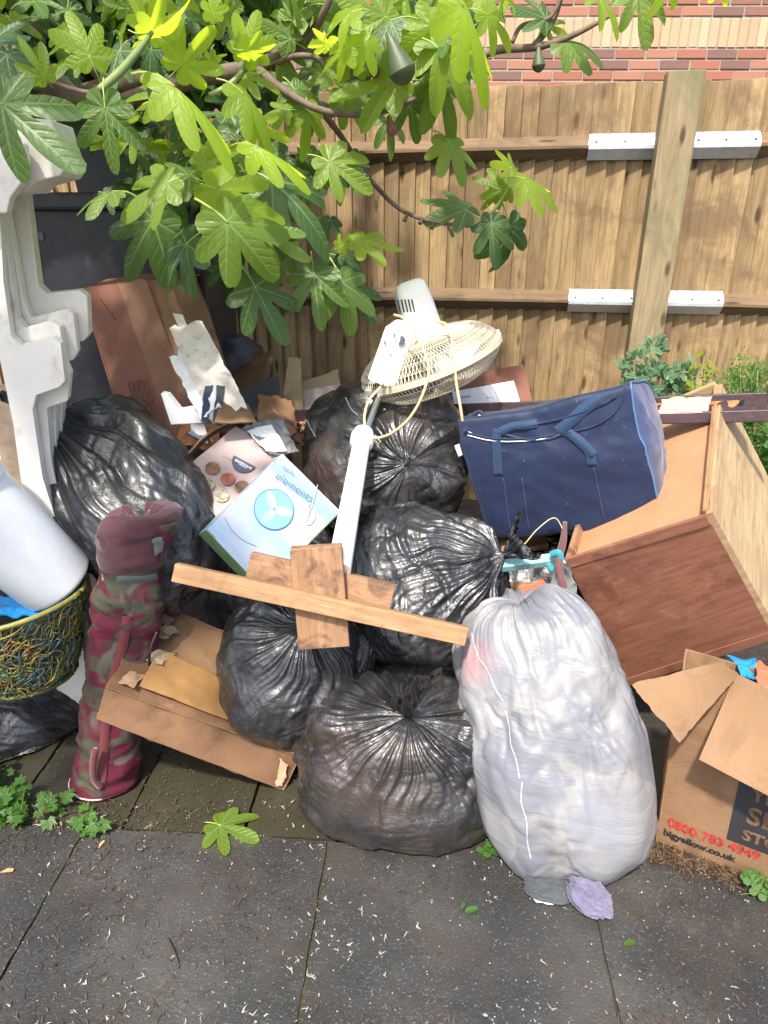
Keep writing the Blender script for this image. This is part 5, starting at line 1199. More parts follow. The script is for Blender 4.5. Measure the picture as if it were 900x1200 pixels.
lb = thing('leaning_cardboard_box', 'large reddish cardboard box leaning on the black bin with brown tape down its face', 'cardboard box', P(200, 500, 2.4))
l0 = [P(94, 338, 2.58), P(200, 326, 2.58), P(262, 508, 2.34), P(150, 520, 2.34)]
fa3, LF, LB = box8(lb, l0, V((.05, .14, .02)), M['cardred'], warp=.004, seed=180, mats=dict(right=M['card'], top=M['cardwet']))
def lq(u, v, l=.004): n_ = V((0, -1, .25)).normalized(); return LF[0].lerp(LF[1], u).lerp(LF[3].lerp(LF[2], u), v) + n_ * l
sheet('tape_strip', [lq(.48, 1), lq(.78, 1), lq(.74, 0), lq(.42, 0)], .0012, cardboard('brown_paper_tape', (.27, .135, .07), (.2, .09, .05), gloss=.45), lb, 30, 30, .0015, 12, 186, rag=.012)
sheet('bare_patch', [lq(.74, .95, .003), lq(.99, .95, .003), lq(.99, .0, .003), lq(.80, .0, .003)], .0012, M['card'], lb, 24, 24, .001, 12, 187, rag=.02)
sheet('white_label', [lq(.93, .40, .008), lq(1.02, .42, .008), lq(1.0, .24, .008), lq(.90, .22, .008)], .001, M['foam'], lb, 6, 6, .001, 12, 188)
for i in range(2):
    for j in range(3):
        c0 = (.20 + i * .11, .62 + j * .075); ps = [lq(c0[0], c0[1], .006), lq(c0[0] + .09, c0[1], .006), lq(c0[0] + .09, c0[1] + .06, .006), lq(c0[0], c0[1] + .06, .006), lq(c0[0], c0[1], .006)]
        tube('handling_mark', ps, .0012, M['brownink'], lb, 4, sm=False)
        tube('handling_mark', [lq(c0[0] + .045, c0[1] + .01, .006), lq(c0[0] + .045, c0[1] + .05, .006)], .0015, M['brownink'], lb, 4, sm=False)
for i in range(5): a = lq(.18 + i * .02, .08 + i * .03, .006); tube('printed_arrow', [a, a + V((.012, 0, -.012))], .002, M['brownink'], lb, 4, sm=False)

def loose(name, label, px4, m, cat, th=.006, seed=1, warp=.004, rg=.004, edge=None, nu=16, **kw):
    pts = [P(*q) for q in px4]; o = sheet(name, pts, th, m, None, nu, nu, warp, kw.get('wf', 8), seed, origin=min(pts, key=lambda q: q.z), rag=rg, edge=edge); return tag(o, label, cat)
loose('polystyrene_slab', 'long broken off white polystyrene slab leaning against the reddish box', [(203, 392, 2.30), (240, 384, 2.32), (292, 482, 2.16), (250, 498, 2.14)], M['foam'], 'polystyrene', .05, 201, .006, .014, nu=36, wf=16)
loose('polystyrene_slab', 'torn upper chunk of polystyrene lying on the long white slab', [(200, 420, 2.26), (222, 412, 2.27), (262, 480, 2.12), (236, 492, 2.10)], M['foamw'], 'polystyrene', .02, 202, .010, .02, nu=36, wf=26)
pc = [P(x, y, 2.10) for x, y in ((188, 461), (196, 463), (210, 481), (226, 478), (238, 496), (200, 498))]
tag(prism('polystyrene_corner', pc, (0, .04, 0), M['foamw'], origin=pc[-1], bev=.003), 'small L shaped white polystyrene corner in front of the reddish box', 'polystyrene')
for i, (x, lbl) in enumerate(((236, 'torn dark blue and white card pack standing left of the curled flap'), (250, 'second torn dark card pack leaning on the curled cardboard flap'))):
    loose('card_pack', lbl, [(x, 492, 2.08), (x + 8, 492, 2.09), (x + 14, 450, 2.16), (x + 4, 452, 2.15)], M['charcoal'] if i else M['navyink'], 'card pack', .014, 205 + i, .003, .01, edge=M['cyan'])
loose('curled_flap', 'curled brown cardboard flap beside the dark card packs', [(252, 496, 2.06), (300, 494, 2.08), (292, 476, 2.18), (262, 446, 2.2)], M['card'], 'cardboard', .006, 210, .012, .006, M['cardedge'])
loose('dark_carton', 'dark open carton standing near the fence behind the polystyrene', [(286, 488, 2.5), (334, 492, 2.5), (326, 440, 2.56), (282, 458, 2.56)], M['charcoal'], 'carton', .03, 212, .005, .004, M['cardedge'])
loose('cardboard_sheet', 'brown cardboard sheet propped on the fence above the dark carton', [(262, 470, 2.75), (306, 462, 2.75), (322, 408, 2.9), (272, 436, 2.9)], M['cardwet'], 'cardboard', .006, 213, .008, .004, M['cardedge'])
loose('cardboard_sheet', 'low grey brown open carton leaning on the fence left of the fan grille', [(350, 492, 2.6), (425, 490, 2.6), (418, 446, 2.7), (352, 458, 2.7)], M['cardgrey'], 'cardboard', .03, 214, .006, .004, M['cardedge'])
loose('cardboard_sheet', 'pale cardboard flap folded up behind the low open carton', [(352, 462, 2.72), (398, 452, 2.72), (396, 432, 2.76), (354, 448, 2.76)], M['cardlight'], 'cardboard', .006, 215, .006, .004, M['cardedge'])
loose('cardboard_sheet', 'crumpled brown cardboard offcut between the grey carton and the star creased bag', [(318, 500, 2.28), (356, 520, 2.22), (344, 494, 2.36), (320, 478, 2.38)], M['cardred'], 'cardboard', .006, 216, .008, .004, M['cardedge'])
for i, (q, m_, lbl) in enumerate((
    ([(300, 505, 2.42), (350, 512, 2.40), (342, 470, 2.5), (304, 462, 2.5)], 'cardwet', 'torn brown carton side standing between the grey carton and the dark carton'),
    ([(388, 500, 2.5), (432, 498, 2.5), (440, 470, 2.56), (396, 462, 2.56)], 'cardred', 'reddish cardboard scrap tucked under the fan grille'),
    ([(206, 520, 2.24), (250, 528, 2.2), (262, 500, 2.3), (214, 492, 2.32)], 'orangepaint', 'splintered orange brown wood chunk between the long bag and the grey carton'),
    ([(330, 482, 2.62), (356, 490, 2.6), (352, 420, 2.72), (338, 418, 2.72)], 'cardlight', 'narrow upright strip of pale card against the fence'),
    ([(222, 510, 2.2), (246, 520, 2.18), (240, 498, 2.25), (226, 494, 2.26)], 'paper', 'small crumpled white paper beside the splintered wood chunk'),
    ([(420, 470, 2.62), (470, 476, 2.6), (462, 446, 2.68), (424, 440, 2.7)], 'cardwet', 'dark brown cardboard edge behind the fan control box'))):
    loose('scrap_piece', lbl, q, M[m_], 'scrap', .008, 240 + i, .010, .012, M['cardedge'])
loose('red_brown_box', 'flat red brown carton with a white printed label behind the blue holdall', [(508, 492, 2.50), (626, 478, 2.44), (613, 427, 2.52), (500, 448, 2.60)], M['cardred'], 'cardboard box', .12, 217, .002, .001)
lab = loose('delivery_label', 'white printed delivery label on the red brown carton', [(534, 488, 2.46), (611, 476, 2.42), (602, 446, 2.47), (530, 459, 2.53)], M['paper'], 'label', .001, 218, .001, .0)
ll0, ll1, ll2 = P(536, 486, 2.455), P(611, 475, 2.415), P(531, 461, 2.52)
for i, t_ in enumerate(('FROM', 'SHIP TO', 'order no', 'contents')): letter('label_print', t_, ll0.lerp(ll2, .12 + i * .2) + (ll1 - ll0) * (.05 if i % 2 else .5), ll1 - ll0, ll2 - ll0, .014, M['greyink'], lab)
tubp = V((P(266, 430, 3.0).x, 3.05, 0)); kb = lathe('black_tub', tubp, tubp + V((0, 0, P(266, 396, 3.0).z)), [(0, .14), (.85, .17), (.95, .15), (1, .08)], M['bin'], None, 40, origin=tubp); tag(kb, 'upturned black tub standing against the fence behind the polystyrene slab', 'tub')

# bits between the middle bag and the cabinet
tbar = beam('turquoise_bar', P(582, 664, 1.78), P(652, 655, 1.76), .03, .024, M['teal'], None, up=(0, -.4, 1), bev=.002, origin=P(600, 662, 1.77)); tag(tbar, 'chipped turquoise painted bar poking out right of the shiny bag', 'bar')
tag(tube('bound_cord', [P(646, 650, 1.74), P(655, 648, 1.73), P(656, 662, 1.73), P(648, 668, 1.74), P(642, 660, 1.75)], .010, M['tealcord'], None, 8, origin=P(650, 660, 1.74)), 'turquoise cord bound round the end of the painted bar', 'cord')
tube_o = tube('twisted_rag', [P(662, 612, 1.84), P(660, 634, 1.78), P(655, 655, 1.73), P(657, 676, 1.70), P(663, 696, 1.68)], [.006, .010, .012, .010, .016], M['brownrag'], None, 14, origin=P(655, 655, 1.74)); tag(tube_o, 'twisted brown and grey rag hanging beside the cabinet', 'rag')
rag('knotted_rag', 'grey green knotted rag scrap hanging at the corner of the cabinet', [P(645, 690, 1.70), P(676, 694, 1.68), P(668, 662, 1.71), P(648, 664, 1.72)], M['greyrag'], 'rag', seed=41, warp=.03)
beam_o = beam('timber_offcut', P(568, 645, 1.98), P(640, 634, 2.0), .05, .022, M['oldpine'], None, up=(0, -.5, 1), origin=P(600, 640, 1.98)); tag(beam_o, 'old pine offcut lying in the dark gap under the blue holdall', 'timber')
beam_o = beam('batten', P(556, 690, 1.9), P(668, 690, 1.96), .04, .022, M['oldpine'], None, up=(0, -.5, 1), origin=P(600, 690, 1.9)); tag(beam_o, 'brown batten in the gap just below the turquoise bar', 'timber')
tag(tube('thin_wire', [P(586, 650, 1.80), P(596, 645, 1.76), P(612, 640, 1.78), P(630, 620, 1.84), P(650, 607, 1.86), P(662, 625, 1.8)], .0016, M['cable'], None, 5, origin=P(612, 640, 1.78)), 'thin pale wire loop under the blue holdall', 'wire')
for i, (pp, lbl) in enumerate((([(352, 506), (358, 492), (364, 502), (370, 512)], 'pale string end curling over the grey carton beside the back bag'), ([(405, 466), (412, 480), (420, 488), (418, 496)], 'thin white string on top of the black bag under the fan'))):
    tag(tube('string', [P(x, y, 2.1) for x, y in pp], .0018, M['petal'], None, 5, origin=P(*pp[0], 2.1)), lbl, 'string')

# ------------------------------------------------------------------ plants
def leaflet_geo(c, d, n, L, wd, cup=.2):
    s_ = d.cross(n).normalized(); n = s_.cross(d).normalized()
    return [c, c + d * L * .45 + s_ * wd + n * L * cup * .3, c + d * L, c + d * L * .45 - s_ * wd + n * L * cup * .3, c + d * L * .5], [(0, 1, 4), (1, 2, 4), (2, 3, 4), (3, 0, 4)]
def rv(s=1.0): return V((random.gauss(0, s), random.gauss(0, s), random.gauss(0, s)))
def plant(name, label, cat, base, stems, leafer, m, stem_m, group=None, tone=None):
    t = thing(name, label, cat, base, group); mb = MB(); ms = MB()
    for (tip, r) in stems:
        mid_ = (V(base) + V(tip)) / 2 + rv(.02); ps = smooth_path([V(base), mid_, V(tip)], 5); v, f = tube_geo(ps, np.linspace(r, r * .4, len(ps)), 5); ms.add(v, f); leafer(mb, V(base), [V(q) for q in ps])
    ms.build('stem', stem_m, t, smooth=True); o = mb.build('foliage', m, t); o['tone'] = random.random() if tone is None else tone; return t
def feather(mb, base, ps):
    for i in range(len(ps) // 2, len(ps)):
        for _ in range(9):
            d = (rv(1) + V((0, -.3, .7))).normalized(); c = ps[i] + rv(.012); L = random.uniform(.03, .06)
            for q in range(6):
                cc = c + d * L * (q + 1) / 6
                for s_ in (-1, 1):
                    dd_ = (d + d.cross(V((0, -1, .3))).normalized() * s_ * 1.1).normalized(); v, f = leaflet_geo(cc, dd_, V((0, -.6, .8)), .019 * (1.2 - q / 8), .0048); mb.add(v, f)
def broad(L, wd, per=4, spread=.02):
    def fn(mb, base, ps):
        for i in range(len(ps) // 3, len(ps)):
            for _ in range(per):
                d = (rv(1) + V((0, -.4, .3))).normalized(); v, f = leaflet_geo(ps[i] + rv(spread * .4), d, (V((0, -.5, .9)) + rv(.3)).normalized(), L * random.uniform(.6, 1.2), wd * random.uniform(.7, 1.2)); mb.add(v, f)
    return fn
def near(px, py, Y, s=.03): return P(px, py, Y) + rv(s)
fbse = P(765, 560, 2.85); fbse.z = .02
plant('feathery_shrub', 'grey green feathery leaved shrub growing behind the blue holdall', 'shrub', fbse, [(near(x, y, 2.8, .02), .006) for x, y in ((758, 402), (745, 418), (770, 415), (728, 432), (752, 436), (776, 440), (790, 436), (762, 452), (738, 447), (800, 446), (786, 455), (815, 440), (748, 458), (770, 462), (730, 455), (806, 455))], feather, M['feather'], M['greenstem'], tone=.6)
lb2 = P(826, 560, 2.7); lb2.z = .02
plant('lime_sapling', 'small lime yellow leaved sapling beside the feathery shrub', 'sapling', lb2, [(near(x, y, 2.7, .01), .004) for x, y in ((820, 418), (818, 430), (828, 436), (812, 440), (834, 428))], broad(.045, .012, 3), M['lime'], M['greenstem'], tone=.9)
cb2 = P(885, 600, 2.55); cb2.z = .02
def spray(mb, base, ps):
    for i in range(len(ps) // 2, len(ps)):
        for _ in range(9):
            d = (rv(1) + V((0, -.3, .9))).normalized()
            for q in range(5): v, f = leaflet_geo(ps[i] + rv(.012) + d * q * .008, (d + rv(.5)).normalized(), V((0, -.6, .8)), .014, .0035); mb.add(v, f)
plant('bushy_green_shrub', 'dense bright green fine leaved shrub behind the cabinet at the right edge', 'shrub', cb2, [(near(random.uniform(842, 930), random.uniform(428, 470), random.uniform(2.55, 2.85), .02), .005) for _ in range(46)], spray, M['weed'], M['greenstem'], tone=.8)
cb3 = P(900, 640, 2.3); cb3.z = .02
plant('broad_leaved_weed', 'broad green weed filling the gap right of the cabinet side', 'weed', cb3, [(near(random.uniform(880, 925), random.uniform(500, 570), random.uniform(2.3, 2.5), .02), .004) for _ in range(14)], broad(.07, .02, 3), M['weed'], M['greenstem'], tone=.3)
def palm(mb, base, ps):     # small lobed herb leaves
    for i in range(max(1, len(ps) // 2), len(ps)):
        for _ in range(1 if i % 2 else 0):
            c = ps[i] + rv(.010); n_ = (V((0, -.45, 1)) + rv(.35)).normalized(); a = random.uniform(0, 6.28); x = n_.orthogonal().normalized(); y = n_.cross(x); L = random.uniform(.016, .034)
            for q in range(5):
                an = a + (q - 2) * .75; d = (x * math.cos(an) + y * math.sin(an)); v, f = leaflet_geo(c, d, n_, L * (1, .9, .65)[abs(q - 2)] * 1.0, L * .30); mb.add(v, f)
def gplant(px, py, n, spr, hgt, lbl, name='herb_weed', leafer=palm, m='weed', tone=.7, grp=None):
    b = G(px, py); tips = []
    for _ in range(n): a = random.uniform(0, 6.28); r = random.uniform(0, spr); tips.append((b + V((math.cos(a) * r, math.sin(a) * r * .8, random.uniform(.3, 1) * hgt)), .0012))
    return plant(name, lbl, 'weed', b, tips, leafer, M[m], M['greenstem'], tone=tone, group=grp)
gplant(16, 950, 34, .062, .08, 'clump of bright green lobed weeds at the lower left edge')
gplant(-16, 925, 26, .07, .12, 'taller green weeds at the left edge in front of the slack bag')
gplant(58, 950, 8, .045, .05, 'small straggling weed sprigs at the foot of the camouflage bag')
gplant(107, 958, 4, .012, .02, 'single tiny weed seedling between the camouflage bag and the wood chip'); gplant(119, 975, 4, .010, .015, 'tiny seedling just below the first seedling in the path litter')
def clover(mb, base, ps): 
    c = ps[-1]; n_ = (V((0, -.3, 1)) + rv(.2)).normalized(); x = n_.orthogonal().normalized(); y = n_.cross(x)
    for q in range(3):
        d = x * math.cos(q * 2.1) + y * math.sin(q * 2.1); v = [c] + [c + d * .012 + (x * math.cos(k * .9) + y * math.sin(k * .9)) * .0095 for k in range(7)]; mb.add(v, [(0, k, k + 1) for k in range(1, 7)])
gplant(577, 998, 6, .030, .03, 'little round leaved clover between the bottom bag and the white sack', 'clover', clover, tone=.4)
gplant(886, 1046, 8, .035, .04, 'round leaved clover at the foot of the moving box by the right edge', 'clover', clover, tone=.4)
gplant(700, 1004, 8, .05, .02, 'flat weed sprigs in the litter right of the white sack', tone=.3)

# ------------------------------------------------------------------ the fig tree
def fig_leaf_mesh(seed, droop, cup, fold, wave, NA=132, NR=6):
    r_ = random.Random(seed); lobes = [(0, 1.0, .165), (R(44), .82, .15), (R(-44), .82, .15), (R(88), .56, .14), (R(-88), .56, .14), (R(132), .36, .14), (R(-132), .36, .14)]
    lobes = [(a + r_.uniform(-.06, .06), L * r_.uniform(.9, 1.08), w_ * r_.uniform(.85, 1.15)) for a, L, w_ in lobes]
    out = []
    for k in range(NA):
        a = -math.pi + 2 * math.pi * k / NA; best = .27 + .05 * math.cos(a)
        for la, L, w_ in lobes:
            cx = L * .63; ra_, rb_ = L * .39, w_; da = a - la; dx, dy = math.cos(da), math.sin(da)
            A_ = dx * dx / ra_ ** 2 + dy * dy / rb_ ** 2; B_ = -2 * cx * dx / ra_ ** 2; C_ = cx * cx / ra_ ** 2 - 1; D_ = B_ * B_ - 4 * A_ * C_
            if D_ > 0:
                t_ = (-B_ + math.sqrt(D_)) / (2 * A_)
                if t_ > best: best = t_
        if abs(abs(a) - math.pi) < .22: best = min(best, .10 + .5 * abs(abs(a) - math.pi))
        out.append((a, best * (1 + .018 * math.sin(k * 2.4 + seed) + .012 * math.sin(k * 5.1))))
    # soften the steps a little
    rr = [o[1] for o in out]; rr = [rr[k] * .7 + .15 * (rr[k - 1] + rr[(k + 1) % NA]) for k in range(NA)]
    v = [(0, 0, 0)]; f = []; 
    for j in range(1, NR + 1):
        for k in range(NA):
            a = out[k][0]; r = rr[k] * (j / NR) ** .85; x, y = math.sin(a) * r, math.cos(a) * r
            rib = min(abs(math.sin(a - la)) for la, *_ in lobes[:5]) * r
            z = -droop * (x * x + y * y) - droop * .35 * max(0, y) ** 2 + cup * rib * .9 - fold * abs(x) + wave * math.sin(5 * a + seed) * r * r + .04 * math.sin(9 * a + 2 * seed) * r ** 3
            v.append((x, y, z))
    for k in range(NA): f.append((0, 1 + (k + 1) % NA, 1 + k))
    for j in range(NR - 1):
        for k in range(NA): a = 1 + j * NA + k; b = 1 + j * NA + (k + 1) % NA; f.append((a, b, b + NA, a + NA))
    nl = len(f)
    uv = [(x, y) for x, y, z in v]
    ps = smooth_path([(0, 0.02, .002), (0, -.16, -.02), (.02, -.34, -.09), (.03, -.48, -.20)], 4); tv, tf = tube_geo(ps, np.linspace(.012, .017, len(ps)), 6); k0 = len(v)
    v += [tuple(q) for q in tv]; f += [tuple(i + k0 for i in q) for q in tf]; uv += [(5, 5)] * len(tv)
    me = bpy.data.meshes.new('fig_leaf'); me.from_pydata(v, [], f); me.materials.append(M['leaf']); me.materials.append(M['petiole'])
    me.polygons.foreach_set('material_index', [0] * nl + [1] * (len(f) - nl)); me.polygons.foreach_set('use_smooth', [True] * len(f))
    ul = me.uv_layers.new(name='UVMap'); li = np.zeros(len(me.loops), np.int32); me.loops.foreach_get('vertex_index', li); ul.data.foreach_set('uv', np.array(uv, float)[li].ravel()); me.update(); return me
M['petiole'] = simple('yellow_green_stalk', (.36, .42, .10), (.26, .34, .07), 20, .45)
LSH = ((1, .18, .26, .04, .08), (2, .38, .20, .10, .12), (3, .12, .34, .0, .15), (4, .30, .12, .30, .10), (5, .52, .26, .02, .16), (6, .05, .34, .42, .08), (7, .65, .1, .15, .12), (8, -.15, .3, .1, .14))
LM = [fig_leaf_mesh(*q) for q in LSH]; LML = [fig_leaf_mesh(*q, NA=60, NR=3) for q in LSH[:6]]
TB = V((-1.85, 2.7, 0)); tree = thing('fig_tree', 'leafy fig tree overhanging the heap with large lobed green leaves and small figs', 'fig tree', TB)
def leaf(J, T, N, tone, mesh=None, wx=1.0):
    J, T, N = V(J), V(T), V(N); y = (T - J); L = y.length * .97; y.normalize(); x = y.cross(N).normalized(); z = x.cross(y)
    o = bpy.data.objects.new('leaf', mesh or random.choice(LM)); o['tone'] = float(tone); COL.objects.link(o); o.parent = tree
    Mx = Matrix((x * L * wx, y * L, z * L)).transposed().to_4x4(); Mx.translation = J - TB; o.matrix_local = Mx; return o
LOW = []
for me in LML:
    co_a = np.array([tuple(v.co) for v in me.vertices]); fc_a = [tuple(p.vertices) for p in me.polygons]; mi_a = [p.material_index for p in me.polygons]
    uv_a = np.zeros((len(co_a), 2))
    for lp_, uvd in zip(me.loops, me.uv_layers[0].data): uv_a[lp_.vertex_index] = uvd.uv
    LOW.append((co_a, fc_a, mi_a, uv_a))
def leaf_low(mb, J, T, N):
    J, T, N = V(J), V(T), V(N); y = T - J; L = y.length; y.normalize(); x = y.cross(N).normalized(); z = x.cross(y)
    co_a, fc_a, mi_a, uv_a = random.choice(LOW); w_ = co_a @ (np.array([tuple(x), tuple(y), tuple(z)]) * L) + np.array(J); n0 = mb.n
    mb.add(w_, fc_a, uv_a); mb.mi[-len(mi_a):] = mi_a
# main leaves: junction px, tip px, depth, normal lean (x,y,z), tone (high: backlit glow put into the colour), shape
UPV = (0, -.55, .85); FRV = (0, -.95, .35); BK = (0, -.5, -.85)
LV = [
 ((123, 127), (133, 212), 1.50, (.1, -.9, .45), .15, 2), ((2, 122), (92, 202), 1.45, (-.2, -.9, .4), .12, 0), ((176, 38), (232, 22), 1.75, (0, -.4, -.9), 1.0, 1), ((176, 36), (190, -25), 1.8, (.2, -.7, -.6), .95, 2), ((105, 66), (76, -8), 1.7, (.5, -.8, -.2), .55, 3), ((52, 90), (24, 50), 1.65, (.2, -.9, .4), .45, 1), ((213, 76), (258, 30), 1.85, (0, -.8, -.5), .7, 2), ((288, 62), (305, 0), 1.85, (-.2, -.7, -.6), 1.0, 3), ((288, 60), (326, 62), 1.83, (0, -.6, -.7), 1.0, 1),
 ((203, 100), (303, 182), 1.72, (.5, -.5, .7), .95, 3), ((285, 110), (338, 172), 1.8, (.3, -.6, .7), .6, 3), ((298, 148), (338, 160), 1.85, (0, -.9, .1), .75, 1), ((302, 172), (378, 208), 1.74, (.3, -.6, .6), .92, 3), ((288, 92), (318, 85), 1.9, (0, -.7, .6), .55, 4), ((386, 190), (442, 228), 1.95, (.2, -.9, .3), .45, 2), ((238, 192), (286, 170), 1.9, (0, -.9, .2), .55, 2), ((253, 222), (338, 262), 1.85, (.2, -.85, .4), .72, 0), ((196, 214), (133, 252), 1.75, (-.1, -.8, .6), .45, 0), ((222, 206), (158, 188), 1.85, (0, -.7, .7), .15, 3), ((266, 260), (342, 336), 1.75, (.1, -.9, .4), .32, 3), ((180, 258), (126, 335), 2.0, (-.2, -.9, .2), .10, 3), ((219, 286), (172, 342), 1.85, (-.2, -.8, .6), .02, 1), ((299, 336), (337, 408), 1.95, (.2, -.95, .2), .06, 0), ((368, 322), (376, 394), 2.0, (0, -.95, .2), .15, 2), ((400, 330), (420, 402), 2.02, (.3, -.9, .1), .2, 3), ((410, 335), (442, 382), 2.12, (.3, -.9, .2), .02, 0), ((308, 274), (364, 304), 1.9, (0, -.8, .6), .3, 0), ((318, 212), (398, 272), 1.95, (.2, -.8, .5), .06, 1), ((420, 284), (478, 288), 2.1, (0, -.6, .8), .5, 0), ((398, 290), (412, 272), 2.1, (0, -.9, .4), .9, 2), ((396, 300), (436, 318), 2.15, (.1, -.7, .6), .02, 3),
 ((576, 262), (582, 318), 2.3, (-.1, -.85, .5), .06, 0), ((596, 266), (598, 328), 2.42, (.2, -.8, .5), .02, 4), ((616, 210), (674, 236), 2.3, (.1, -.6, .8), .62, 3), ((600, 200), (587, 166), 2.35, (.6, -.7, .1), .85, 3), ((546, 246), (490, 214), 2.3, (-.2, -.7, .7), .15, 3), ((588, 222), (556, 208), 2.4, (0, -.9, .2), .4, 1), ((588, 224), (566, 240), 2.42, (0, -.9, .2), .35, 4), ((594, 212), (600, 240), 2.42, (0, -.9, .2), .35, 2), ((526, 166), (556, 214), 2.1, (.3, -.85, .2), .42, 3), ((513, 56), (568, 112), 1.95, (.3, -.85, .3), .5, 1), ((542, 6), (602, 128), 1.8, (.6, -.75, -.1), .92, 3), ((572, 18), (612, 50), 1.95, (.2, -.8, .4), .6, 1), ((512, 92), (548, 160), 2.05, (.3, -.9, .1), .28, 4), ((516, 86), (552, 118), 2.1, (.1, -.9, .3), .22, 0), ((480, 120), (490, 174), 2.1, (0, -.95, .2), .12, 2), ((455, 140), (464, 176), 2.15, (0, -.9, .4), .18, 1), ((452, 20), (396, -8), 1.95, (0, -.8, .4), .5, 0), ((458, 24), (394, 54), 1.9, (-.2, -.6, .8), .05, 3), ((460, 96), (376, 112), 1.95, (0, -.85, .4), .45, 2), ((412, 14), (366, 36), 1.85, (-.1, -.6, .6), .95, 1), ((408, 58), (368, 78), 1.85, (0, -.7, .6), .9, 1), ((430, 48), (412, 90), 1.85, (.2, -.8, .3), .85, 3), ((748, -8), (762, 62), 2.3, (.1, -.9, .3), .3, 2), ((792, -30), (770, 16), 2.2, (0, -.8, -.4), .8, 1), ((846, -30), (858, 8), 2.2, (0, -.8, -.4), .8, 1), ((664, 48), (728, 58), 2.3, (0, -.7, .7), .25, 3), ((640, 22), (600, 2), 2.3, (0, -.8, .5), .1, 0), ((700, -6), (740, 22), 2.2, (0, -.5, .8), .6, 1), ((640, 30), (668, 44), 2.35, (0, -.9, .4), .55, 2), ((132, 224), (72, 233), 1.75, (0, -.3, .95), .3, 3), ((8, 64), (50, 90), 1.7, (-.2, -.6, .8), .0, 3), ((-10, 50), (30, 40), 1.8, (0, -.8, .5), .0, 0), ((150, 10), (120, -30), 1.9, (0, -.9, .3), .3, 0), ((345, 105), (372, 150), 2.0, (.2, -.9, .3), .25, 1), ((360, 130), (360, 184), 2.0, (.1, -.95, .2), .55, 4), ((345, 25), (330, -20), 2.0, (0, -.9, 0), .4, 2), ((340, 46), (300, 20), 2.0, (0, -.9, 0), .3, 0), ((250, 15), (236, -30), 1.8, (0, -.7, -.7), .95, 1), ((140, 60), (120, 110), 1.9, (-.2, -.9, .3), .05, 0), ((480, 40), (505, -10), 2.0, (0, -.9, 0), .5, 2), ((505, 30), (520, 80), 2.1, (0, -.9, .3), .25, 0), ((385, 90), (350, 70), 2.05, (0, -.9, .3), .4, 1), ((330, 60), (352, 96), 2.05, (0, -.9, .3), .3, 1)]
ends = []
for (j, t, Y, n, tn, sh) in LV:
    J = P(j[0], j[1], Y); T = P(t[0], t[1], Y + random.uniform(-.05, .02)); T = J + (T - J) * .93; leaf(J, T, (V(n) + rv(.08)), min(1, tn * 1.35 + .03), LM[sh], .5 if (tn > .9 and math.hypot(j[0] - t[0], j[1] - t[1]) > 80) else random.uniform(.85, 1.08)); ends.append(J)
# the mass of leaves behind and above
def in_mass(x, y):
    if x < 330: return y < 150 + 90 * math.sin(max(0, x - 60) / 120) * .6 if x > 120 else y < 95
    if x < 560: return y < 130 - (x - 330) * .16
    return y < 5
cnt = 0
mbd = MB(); mbu = MB()
while cnt < 340:
    x = random.uniform(-60, 600); y = random.uniform(-130, 200)
    if not in_mass(x, y): continue
    near_ = cnt < 165
    Y = random.uniform(1.95, 2.5) if near_ else random.uniform(2.4, 3.0); L = random.uniform(.06, .115); J = P(x, y, Y); d = (rv(.6) + V((0, -.3, -.6))).normalized(); N_ = (V((0, -.55, .7)) + rv(.4))
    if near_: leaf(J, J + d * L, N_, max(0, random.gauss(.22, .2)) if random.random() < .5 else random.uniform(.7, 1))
    else: leaf_low(mbd, J, J + d * L * 1.2, N_)
    cnt += 1
for i in range(110):
    x = random.uniform(110, 410); y = random.uniform(165, 335)
    if x > 340 and y > 265: continue
    if x < 200 and y > 240: continue
    if x > 380 and y > 200: continue
    Y = random.uniform(2.1, 2.6); J = P(x, y, Y); T_ = J + (rv(.5) + V((0, -.2, -.8))).normalized() * random.uniform(.07, .115); N_ = V((0, -.7, .6)) + rv(.3)
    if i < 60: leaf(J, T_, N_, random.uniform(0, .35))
    else: leaf_low(mbd, J + V((0, .25, 0)), T_ + V((0, .25, 0)), N_)
# leaves higher up, out of the frame, that shade the left half
for _ in range(125):
    J = V((random.uniform(-2.3, -.75), random.uniform(.05, 1.75), random.uniform(2.45, 3.0))); leaf_low(mbu, J, J + (rv(.8) + V((0, -.3, -.3))).normalized() * random.uniform(.12, .19), V((0, -.2, 1)) + rv(.3))
for _ in range(125):
    J = V((random.uniform(-2.3, -.15), random.uniform(2.35, 3.3), random.uniform(2.3, 2.95))); leaf_low(mbu, J, J + (rv(.8) + V((0, -.3, -.3))).normalized() * random.uniform(.12, .19), V((0, -.2, 1)) + rv(.3))
for _ in range(330):
    x = random.uniform(-80, 330); y = random.uniform(-60, 120 if x > 60 else 95)
    J = P(x, y, random.uniform(2.7, 3.4)); leaf_low(mbd, J, J + (rv(.6) + V((0, -.3, -.6))).normalized() * random.uniform(.10, .17), V((0, -.7, .6)) + rv(.4))
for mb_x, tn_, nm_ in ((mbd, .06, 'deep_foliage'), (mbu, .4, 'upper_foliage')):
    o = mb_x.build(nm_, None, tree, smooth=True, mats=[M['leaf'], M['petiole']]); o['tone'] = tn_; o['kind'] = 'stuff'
def limb(nm, pts, r, m='bark', sides=8): return tube(nm, pts, r, M[m], tree, sides)
limb('trunk', [TB, TB + V((.05, .05, .7)), P(-50, 290, 2.65), P(20, 150, 2.55), P(110, 110, 2.4), P(180, 90, 2.3)], [.07, .06, .05, .04, .033, .026], sides=14)
limb('limb', [P(150, 120, 2.35), P(220, 95, 2.2), P(300, 78, 2.1), P(330, 62, 2.05), P(362, 42, 2.05), P(384, 5, 2.0), P(395, -40, 2.0)], [.03, .024, .02, .014, .011, .009, .008])
